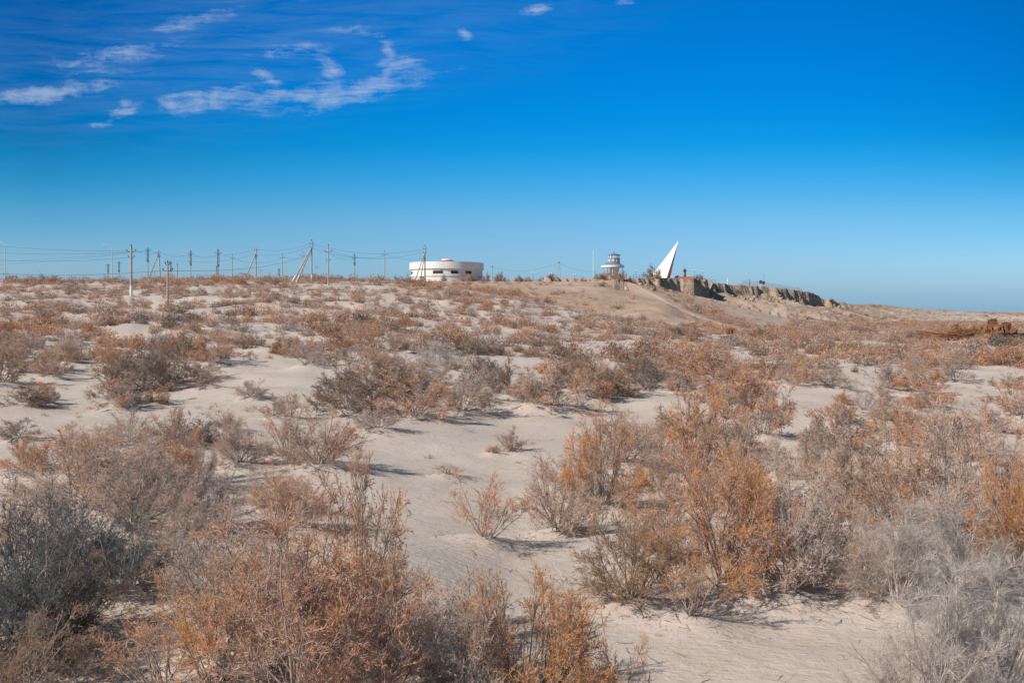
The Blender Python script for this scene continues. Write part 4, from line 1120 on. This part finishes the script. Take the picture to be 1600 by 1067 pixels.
# ------------------------------------------------------------------ lookout pavilion
def lookout():
    D = 333.0; px = D / F; cx = (957.5 - UC) * px; zb = gz(cx, D) + .05
    Z = lambda v: EYE + (VH - v) / F * D - zb
    t = thing('lookout_pavilion', 'round grey-roofed pavilion with white eaves and glazed lookout turret', 'pavilion', (cx, D, zb))
    R = 17.5 * px
    fl = MB(); fl.lathe([(R * .98, -.6), (R * .98, 0.0), (.1, .02)], 32); fl.build('floor_slab', M_CONC, t)
    ev = MB(); ev.lathe([(R * .3, Z(418.2)), (R * .97, Z(418.2)), (R * 1.03, Z(417.8)), (R * 1.03, Z(415.0)), (R * .97, Z(414.8)), (R * .3, Z(414.8))], 40, close=False); ev.build('eaves_band', M_WHITEP, t)
    grey = mat('slate_grey_roof', (.13, .15, .18), .6, (.20, .22, .25), 3)
    rf = MB(); rf.lathe([(R * .98, Z(414.9)), (R * .72, Z(412.6)), (9.6 * px, Z(409.5))], 40, close=False); rf.build('roof', grey, t)
    for k in range(10):
        a = 2 * math.pi * (k + .3) / 10; p = MB(); p.lathe([(.10, 0), (.10, Z(418))], 8, (R * .88 * math.cos(a), R * .88 * math.sin(a), 0)); p.build('post', M_GALV, t)
    core = MB(); core.lathe([(8.5 * px, 0), (7 * px, Z(418))], 24, (.5, .6, 0), close=False); core.build('core_wall', M_WHITEP, t)
    dr = MB(); dr.lathe([(8.8 * px, Z(411)), (8.8 * px, Z(404.2))], 16, (1.9 * px, 0, 0), close=False); dr.build('turret_wall', mat('grey_blue_board', (.22, .25, .30), .6, (.30, .32, .36), 3), t)
    for k in range(8):
        a = math.radians(-90 + (k - 3.5) * 45 + 10)
        if math.sin(a) > .3: continue
        w = MB(); c = Vector((1.9 * px + 8.75 * px * math.cos(a), 8.75 * px * math.sin(a), Z(407.5))); w.box(c, (.16, .7, .95), a); wo = w.build('window', M_WHITEP, t)
        g = MB(); g.box(c + Vector((.09 * math.cos(a), .09 * math.sin(a), 0)), (.03, .5, .75), a); g.build('pane', mat('pale_glass', (.45, .50, .55), .1), wo)
    sl = MB(); sl.lathe([(9.3 * px, Z(404.3)), (9.3 * px, Z(403.5)), (.1, Z(403.4))], 16, (1.9 * px, 0, 0)); sl.build('gallery_floor', grey, t)
    for k in range(10):
        a = 2 * math.pi * k / 10 + .2; p = MB(); p.box((1.9 * px + 8.2 * px * math.cos(a), 8.2 * px * math.sin(a), (Z(403.5) + Z(399)) / 2), (.28, .28, Z(399) - Z(403.5)), a); p.build('lantern_post', M_WHITEP, t)
    r2 = MB(); r2.lathe([(10.2 * px, Z(399)), (10.0 * px, Z(398.3)), (3 * px, Z(396.6)), (.5, Z(396.2))], 16, (1.9 * px, 0, 0)); r2.build('lantern_roof', grey, t)
    fi = MB(); fi.lathe([(.12, Z(396.4)), (.06, Z(393))], 6, (1.9 * px, 0, 0)); fi.build('finial', M_STEEL, t)
lookout()

# ------------------------------------------------------------------ monument and what stands round it
def monument():
    D = 352.0
    t0 = pt(1037, 433, D); zb = gz(t0.x, D) - .3
    px = D / F
    t = thing('leaning_monument', 'tall white leaning blade-shaped monument with brown narrow side', 'monument', (t0.x, D, zb))
    top_ = Vector(((1061 - 1037) * px, 1.0, EYE + (VH - 376) / F * D - zb))
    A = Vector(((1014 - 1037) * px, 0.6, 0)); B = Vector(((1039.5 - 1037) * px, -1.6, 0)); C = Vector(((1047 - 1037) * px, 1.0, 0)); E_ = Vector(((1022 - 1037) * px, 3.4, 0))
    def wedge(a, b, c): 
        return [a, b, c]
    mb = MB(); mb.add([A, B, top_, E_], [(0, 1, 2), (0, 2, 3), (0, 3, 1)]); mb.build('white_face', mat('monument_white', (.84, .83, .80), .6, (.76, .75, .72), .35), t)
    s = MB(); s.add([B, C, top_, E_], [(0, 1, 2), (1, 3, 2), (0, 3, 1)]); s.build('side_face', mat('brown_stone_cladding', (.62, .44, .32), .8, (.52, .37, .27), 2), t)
    pl = MB(); pl.box((-.5, 0, .12), (13, 9, .5)); pl.build('plinth', mat('red_brown_kerb', (.42, .20, .12), .8), t)
monument()

def small_things():
    D = 352; px = D / F
    def base(u, D): X = (u - UC) / F * D; return (X, D, gz(X, D))
    # orange planter
    t = thing('orange_planter', 'low bright orange planter wall on the cliff rim', 'planter', base(1073, 347))
    mb = MB(); mb.box((0, 0, .35), (5.4, .5, 1.1)); mb.box((0, 1.6, .35), (5.4, .4, .75)); mb.box((-2.55, .8, .35), (.3, 1.1, .75)); mb.box((2.55, .8, .35), (.3, 1.1, .75)); mb.build('planter_wall', mat('orange_paint', (.75, .16, .035), .6, (.65, .13, .03), 2), t)
    s = MB(); s.box((0, .8, .5), (4.7, 1.1, .3)); s.build('soil', mat('planter_soil', (.16, .11, .08), .9), t)
    # white panels
    for i, (u, w, lb) in enumerate(((1048.5, 5, 'small white panel against the brown side of the monument'), (1057.5, 8, 'wider white panel board between monument and conical kiosk'))):
        t = thing('panel_board', lb, 'board', base(u, 357), group='white boards by the monument')
        p = MB(); p.box((0, 0, 1.0), (w * px * .9, .12, 1.15)); p.build('panel', M_WHITEP, t)
        for s_ in (-1, 1): l = MB(); l.box((s_ * w * px * .42, .08, .35), (.1, .1, 1.3)); l.build('leg', M_STEEL, t)
    # conical kiosk
    t = thing('conical_kiosk', 'tiny kiosk with dark conical roof behind the orange planter', 'kiosk', base(1070, 358))
    Zt = EYE + (VH - 419) / F * 358 - t.location.z
    r = MB(); r.lathe([(.85, Zt - 1.1), (.6, Zt - .8), (.15, Zt - .15), (.02, Zt)], 12); r.build('roof', mat('dark_purple_roof', (.07, .055, .075), .7), t)
    b = MB(); b.lathe([(.42, -.2), (.42, Zt - 1.0)], 12, close=False); b.build('wall', mat('green_board', (.16, .20, .17), .8), t)
    dd = MB(); dd.box((-.1, -.42, .8), (.4, .08, 1.5)); dd.build('door', M_STEEL, t)
    # twin dark signs
    for u, lb in ((1188.5, 'dark square sign on post, nearer the orange planter side'), (1193.0, 'dark square sign on post under the whip mast')):
        t = thing('sign_box', lb, 'sign', base(u, 392), group='dark twin signs on the rim')
        p = MB(); p.lathe([(.08, -.3), (.08, 1.4)], 6, close=False); p.build('post', M_WHITEP, t)
        s = MB(); s.box((0, 0, 1.9), (1.0, .35, 1.2)); s.build('sign_face', mat('black_sign', (.03, .035, .03), .6), t)
        w = MB(); w.box((0, 0, .15), (1.3, 1.0, .6)); w.build('footing', M_WHITEP, t)
small_things()

def fence(us, label, hgt=1.25, post_m=M_STEEL, off=1.5, step=2.4, infill=0):
    """railing along the rim between two photo columns"""
    bu = np.array([b[0] for b in BL]); bY = np.array([b[1] for b in BL])
    u0, u1 = us; n = 60; pts = []
    for k in range(n + 1):
        u = u0 + (u1 - u0) * k / n; Y = float(np.interp(u, bu, bY)) + off; X = (u - UC) / F * Y; pts.append(Vector((X, Y, gz(X, Y))))
    L = sum((b - a).length for a, b in zip(pts, pts[1:])); m = max(3, int(L / step))
    cum = [0]
    for a, b in zip(pts, pts[1:]): cum.append(cum[-1] + (b - a).length)
    P = []
    for k in range(m + 1):
        s = L * k / m; i = min(next((j for j in range(1, len(cum)) if cum[j] >= s - 1e-6), len(cum) - 1), len(cum) - 1)
        f = (s - cum[i - 1]) / max(1e-6, cum[i] - cum[i - 1]); P.append(pts[i - 1].lerp(pts[i], f))
    o = P[0]
    t = thing('rim_railing', label, 'railing', tuple(o), group='railings along the plateau rim')
    up = Vector((0, 0, 1))
    for p in P:
        mb = MB(); mb.tube([p - o - up * .3, p - o + up * hgt], .05, 5); mb.build('post', post_m, t)
    for hh in ((hgt * .95, hgt * .5) if not infill else [hgt * x for x in (.95, .75, .55, .35, .15)]):
        mb = MB(); mb.tube([p - o + up * hh for p in P], .03 if not infill else .045, 4); mb.build('rail', post_m, t)
fence((990, 1016), 'dark post railing between lookout stairs and monument tree', off=5)
fence((1088, 1118), 'dark railing on the rim past the orange planter', off=5)
fence((1160, 1253), 'long pinkish slatted fence along the cliff top', 2.0, mat('pinkish_fence_paint', (.55, .36, .31), .8), off=6.0, step=2.6, infill=1)

def stairs():
    u = 967; Y0, Y1 = 322.0, 296.0
    X0 = (u - UC) / F * Y0; z0 = gz(X0, Y0)
    t = thing('hillside_stairs', 'open metal stairs with railings climbing to the lookout pavilion', 'stairs', (X0, Y0, z0))
    n = 22; st = MB(); zs = []
    zA = z0 + .35; X1 = (u + 1 - UC) / F * Y1; zB = gz(X1, Y1) + .15
    for k in range(n + 1):
        f = k / n; zs.append((X0 + (X1 - X0) * f - X0, (Y1 - Y0) * f, zA + (zB - zA) * f - z0 + .15))
    for (x, y, z) in zs: st.box((x, y, z), (2.6, .34, .05))
    st.build('tread_flight', mat('step_metal', (.42, .33, .27), .8), t)
    for s in (-1.35, 1.35):
        sg = MB(); sg.tube([(zs[0][0] + s, zs[0][1], zs[0][2] - .1), (zs[-1][0] + s, zs[-1][1], zs[-1][2] - .1)], .09, 4); sg.build('stringer', M_STEEL, t)
        r_ = MB()
        for hh in (.55, 1.05): r_.tube([(x + s, y, z + hh) for x, y, z in (zs[0], zs[-1])], .05, 5)
        for x, y, z in zs[::2]: r_.tube([(x + s, y, z - .5), (x + s, y, z + 1.05)], .045, 5)
        r_.build('handrail', M_STEEL, t)
    p = MB(); p.lathe([(.08, -.3), (.08, 3.4)], 8, (1.5, .4, 0)); p.build('newel_post', M_STEEL, t)
    w = MB(); w.box((zs[-1][0] + 1.7, zs[-1][1] - .2, zs[-1][2] + .3), (.45, .4, .9)); w.build('gate_block', M_WHITEP, t)
stairs()

# ------------------------------------------------------------------ people on the stairs
def person(u, Y, zoff, label, coat, skin=(.42, .26, .19), hair=(.03, .02, .02), rz=0.0, stride=.14):
    X = (u - UC) / F * Y; zb = gz(X, Y) + zoff
    t = thing('person', label, 'person', (X, Y, zb), rz)
    def skinned(name, verts, edges, rad, m, parent, root=0, sub=1):
        me = bpy.data.meshes.new(name); me.from_pydata(verts, edges, []); me.update(); me.materials.append(m)
        o = bpy.data.objects.new(name, me); COL.objects.link(o); o.parent = parent
        sk = o.modifiers.new('skin', 'SKIN'); sk.use_smooth_shade = True
        if not me.skin_vertices: return o
        for i, r in enumerate(rad): me.skin_vertices[0].data[i].radius = r if isinstance(r, tuple) else (r, r)
        me.skin_vertices[0].data[root].use_root = True
        sb = o.modifiers.new('sub', 'SUBSURF'); sb.levels = sub; sb.render_levels = sub
        return o
    s = stride
    V = [(0, 0, .95), (0, 0, 1.15), (0, .01, 1.38), (0, 0, 1.50), (0, -.02, 1.60), (0, -.02, 1.70),
         (-.18, 0, 1.40), (-.24, .02, 1.13), (-.23, -.10, .90), (.18, 0, 1.40), (.24, .02, 1.13), (.22, -.12, .92),
         (-.10, 0, .90), (-.11, -s, .50), (-.11, s * .3, .08), (-.11, s * .3 - .16, .035), (.10, 0, .90), (.11, s * .2, .50), (.11, s, .10), (.11, s - .14, .035)]
    Ed = [(0, 1), (1, 2), (2, 3), (3, 4), (4, 5), (2, 6), (6, 7), (7, 8), (2, 9), (9, 10), (10, 11), (0, 12), (12, 13), (13, 14), (14, 15), (0, 16), (16, 17), (17, 18), (18, 19)]
    Rd = [(.16, .11), (.14, .10), (.17, .11), .055, (.085, .10), (.07, .085), .065, .045, .035, .065, .045, .035, .095, .065, .045, .035, .095, .065, .045, .035]
    skinned('body', V, Ed, Rd, mat('skin_and_trousers', skin), t)
    Vc = [(0, 0, .80), (0, 0, 1.12), (0, .01, 1.42), (-.19, 0, 1.40), (-.25, .02, 1.13), (-.235, -.09, .95), (.19, 0, 1.40), (.25, .02, 1.13), (.225, -.11, .97)]
    skinned('coat', Vc, [(0, 1), (1, 2), (2, 3), (3, 4), (4, 5), (2, 6), (6, 7), (7, 8)], [(.20, .15), (.175, .13), (.16, .12), .085, .062, .052, .085, .062, .052], mat('coat_cloth', coat), t)
    h = MB(); h.lathe([(.115, 1.62), (.12, 1.70), (.09, 1.78), (.02, 1.81)], 12, (0, .012, 0)); h.build('hair', mat('dark_hair', hair), t, True)
person(968.5, 324, .45, 'person in black coat at the head of the stairs', (.015, .015, .018))
person(967.5, 306, .45, 'person in black coat partway down the stairs', (.012, .012, .015), rz=.4)
person(978.5, 328, .0, 'person in rust-red coat beside the top of the stairs', (.28, .05, .03), rz=-.5)

# ------------------------------------------------------------------ stranded wrecks
WRECKS = []
def hull(t, L, W, Hh, m, sink=.3, sheer=.5, bow=1, open_deck=True, name='hull'):
    n = 14; V = []; Fc = []
    for i in range(n + 1):
        f = i / n; x = (f - .5) * L
        taper = min(1, ((1 - f) if bow > 0 else f) / .32) ** .6; taper = max(.03, taper); st = min(1, (f if bow > 0 else 1 - f) / .12) ** .5 * .25 + .75
        w = W / 2 * taper * st; zt = Hh + sheer * (2 * f - 1) ** 2 * (1.3 if (f > .5) == (bow > 0) else .4)
        for (a, b) in ((-1, 1), (-.85, .45), (-.35, 0), (.35, 0), (.85, .45), (1, 1)): V.append((x, w * a, -sink + (zt + sink) * b))
    for i in range(n):
        for k in range(5): a = i * 6 + k; Fc.append((a, a + 1, a + 7, a + 6))
        if not open_deck or True: Fc.append((i * 6 + 5, i * 6, i * 6 + 6, i * 6 + 11))
    Fc += [(0, 5, 4, 3, 2, 1), tuple(n * 6 + k for k in range(6))]
    mb = MB(); mb.add(V, Fc)
    g = MB()
    g.tube([Vector(V[i * 6]) + Vector((0, 0, .12)) for i in range(n + 1)], .07, 4); g.tube([Vector(V[i * 6 + 5]) + Vector((0, 0, .12)) for i in range(n + 1)], .07, 4)
    mb.build(name, m, t); g.build('gunwale', m, t)

def frame_box(c, size, cols, rows, m_, t, name='cabin', th=.12, inside=True):
    """a wall box with real openings in front and back"""
    cx, cy, cz = c; sx, sy, sz = size; mb = MB()
    for s in (-1, 1):
        y = cy + s * (sy / 2 - th / 2)
        for k in range(cols + 1): mb.box((cx - sx / 2 + sx * k / cols + (th if k == 0 else (-th if k == cols else 0)), y, cz), (th * 2, th, sz))
        mb.box((cx, y + s * .003, cz - sz * .32), (sx - .01, th, sz * .36)); mb.box((cx, y + s * .003, cz + sz * .42), (sx - .01, th, sz * .16))
    for s in (-1, 1):
        x = cx + s * (sx / 2 - th / 2)
        mb.box((x, cy, cz - sz * .3), (th, sy - 2 * th - .01, sz * .4)); mb.box((x, cy, cz + sz * .42), (th, sy - 2 * th - .01, sz * .16)); mb.box((x, cy, cz), (th, th * 2, sz - .02))
    mb.build(name, m_, t)
    r = MB(); r.box((cx, cy, cz + sz / 2 + .06), (sx - .12, sy - .1, .10)); r.build('roof', m_, t)

def batter(t, a=.05, seed=1):
    """knock the plates of a wreck out of true"""
    r = random.Random(seed)
    for c in t.children:
        if c.type != 'MESH': continue
        for v in c.data.vertices: v.co += Vector((r.gauss(0, a), r.gauss(0, a * .6), r.gauss(0, a)))

def wrecks():
    # rusty cab
    X, Y, z = at_ground(1440, 529); px = Y / F; WRECKS.append((1440, Y, 16))
    t = thing('rusty_cab', 'small rusty orange cabin wreck standing alone before the long hull', 'ship wreck', (X, Y, z - .15), -.25)
    frame_box((0, 0, .55), (1.9, 1.4, 1.5), 3, 1, M_RUSTO, t)
    b = MB(); b.box((0, 0, -.25), (2.1, 1.5, .3)); b.build('base_frame', M_RUST, t)
    t.rotation_euler[1] = .07
    # half buried hull
    X, Y, z = at_ground(1478, 531); WRECKS.append((1478, Y, 28))
    t = thing('buried_hull', 'low half-buried rusty hull between the cab and the golden bushes', 'ship wreck', (X, Y, z), -.12)
    hull(t, 7.5, 2.6, .75, M_RUST, bow=-1, sheer=.35)
    wb = MB(); wb.box((.6, 0, .95), (1.2, .8, .5), .2); wb.build('hatch', M_RUSTO, t)
    # main wreck with wheelhouse
    X, Y, z = at_ground(1540, 531); px = Y / F; WRECKS.append((1540, Y, 40))
    t = thing('rusty_ship', 'rusty stranded ship with open wheelhouse and dark mast top', 'ship wreck', (X, Y, z - .4), -.1)
    t.rotation_euler[1] = -.05
    hull(t, 9.5, 3.0, 1.15, M_RUST, sheer=.3, sink=.2)
    frame_box((1.0, 0, 1.95), (2.6, 2.0, 1.25), 3, 1, M_RUSTO, t, 'deckhouse')
    frame_box((1.2, 0, 3.05), (1.0, 1.1, .7), 2, 1, M_RUST, t, 'wheelhouse')
    frame_box((3.2, 0, 1.9), (.9, 1.6, 1.7), 1, 1, M_RUST, t, 'stern_frame')
    a = MB()
    pts = [(-2.9 + 1.1 * math.cos(q), -.2, 1.0 + 1.2 * math.sin(q)) for q in np.linspace(0, math.pi, 9)]
    a.tube(pts, .13, 6); a.tube([(x, .9, zz) for x, _, zz in pts], .13, 6)
    for x, _, zz in pts[1:-1:2]: a.tube([(x, -.2, zz), (x, .9, zz)], .08, 4)
    a.build('boiler_frame', M_RUSTO, t)
    m2 = MB(); m2.tube([(-4.2, 0, .9), (-4.2, 0, 2.9)], .07, 5); m2.box((-4.2, 0, 2.9), (.5, .15, .12)); m2.build('mast', M_RUST, t)
    rr = random.Random(9)
    for k in range(7):
        pl = MB(); x0 = -4.0 + 1.25 * k + rr.uniform(-.3, .3)
        M3 = Matrix.Rotation(rr.uniform(-.5, .5), 3, 'Y') @ Matrix.Rotation(rr.uniform(-.6, .6), 3, 'X')
        pl.box((x0, rr.uniform(-1.2, .9), 1.5 + rr.uniform(-.1, .35)), (rr.uniform(.4, .9), .07, rr.uniform(.5, 1.1)), mtx=M3); pl.build('torn_plate', M_RUST if k % 2 else M_RUSTO, t)
    # long deck
    X, Y, z = at_ground(1592, 533); WRECKS.append((1592, Y, 26))
    t = thing('rusty_deck', 'long low rusty deck on ribs running out past the frame edge', 'ship wreck', (X + 1.2, Y, z), 0.03)
    d = MB(); d.box((0, 0, 1.15), (8.5, 2.2, .18)); d.build('deck_plate', M_RUST, t)
    for k in range(12):
        rb = MB(); xx = -4.0 + .72 * k
        for s in (-1, 1): rb.box((xx, s * .95, .5), (.14, .14, 1.15))
        rb.box((xx, 0, .98), (.12, 1.7, .14)); rb.build('rib', M_RUST, t)
    dk = MB(); dk.box((.6, .5, .45), (6.6, .1, 1.0)); dk.build('inner_plate', mat('blackened_steel', (.04, .03, .025)), t)
    b = MB(); b.box((-3.4, .3, 1.65), (1.5, .9, .32)); b.build('hatch', M_RUSTO, t)
    # little white-sided wreck under the bluff path
    X, Y, z = at_ground(1128, 532); px = Y / F; WRECKS.append((1128, Y, 20))
    t = thing('small_boat_wreck', 'tiny boat wreck with rusty cabin and pale side under the bluff path', 'ship wreck', (X, Y, z), .1)
    hull(t, 4.2, 1.6, .62, mat('faded_white_paint', (.62, .60, .57), .8, (.40, .33, .28), 1.5), bow=-1, sheer=.15, sink=.25)
    frame_box((1.15, 0, 1.15), (1.2, 1.1, .95), 2, 1, M_RUSTO, t)
    p = MB()
    for x in (-1.2, -.6): p.lathe([(.10, 0), (.10, .03)], 8, (x, -.8, .2))
    bb = MB(); bb.box((1.2, -.83, .35), (.28, .06, .30)); bb.build('scupper', M_DARKIN, t)
wrecks()
for i, o in enumerate([o for o in COL.objects if o.get('category') == 'ship wreck']): batter(o, .055, i)
far_shrubs()
tufts()

def rubble():
    """broken blocks fallen from the rim"""
    r = np.random.default_rng(31); V = []; Q = []; off = 0
    bu = [b[0] for b in BL]; bY = [b[1] for b in BL]; bc = [b[3] for b in BL]
    cube = np.array([(-1, -1, -1), (1, -1, -1), (1, 1, -1), (-1, 1, -1), (-1, -1, 1), (1, -1, 1), (1, 1, 1), (-1, 1, 1)], float)
    fc = np.array([(0, 3, 2, 1), (4, 5, 6, 7), (0, 1, 5, 4), (1, 2, 6, 5), (2, 3, 7, 6), (3, 0, 4, 7)])
    n = 0
    while n < 300:
        u = r.uniform(990, 1330); C = np.interp(u, bu, bc)
        if r.random() > C / 7: continue
        Y = np.interp(u, bu, bY) - 3 - r.gamma(1.6, 7); X = (u - UC) / F * Y
        sz = r.gamma(2, .12) + .08; z = gz(X, Y)
        p = cube * r.uniform(.6, 1.1, 3) * sz + r.normal(0, .18 * sz, (8, 3))
        a = r.random() * 6.28; R = np.array([[math.cos(a), -math.sin(a), 0], [math.sin(a), math.cos(a), 0], [0, 0, 1]])
        V.append(p @ R.T + np.array([X, Y, z + .15 * sz])); Q.append(fc.ravel() + off); off += 8; n += 1
    me = np_mesh('rubble', np.vstack(V), 4, np.concatenate(Q), mat('fallen_clay_rock', (.40, .295, .215), .95, (.24, .17, .125), .8, coord='Object'))
    o = bpy.data.objects.new('rock_rubble', me); COL.objects.link(o); o['kind'] = 'stuff'
    o['label'] = 'clay blocks and rubble fallen below the bluff rim'; o['category'] = 'rubble'
rubble()
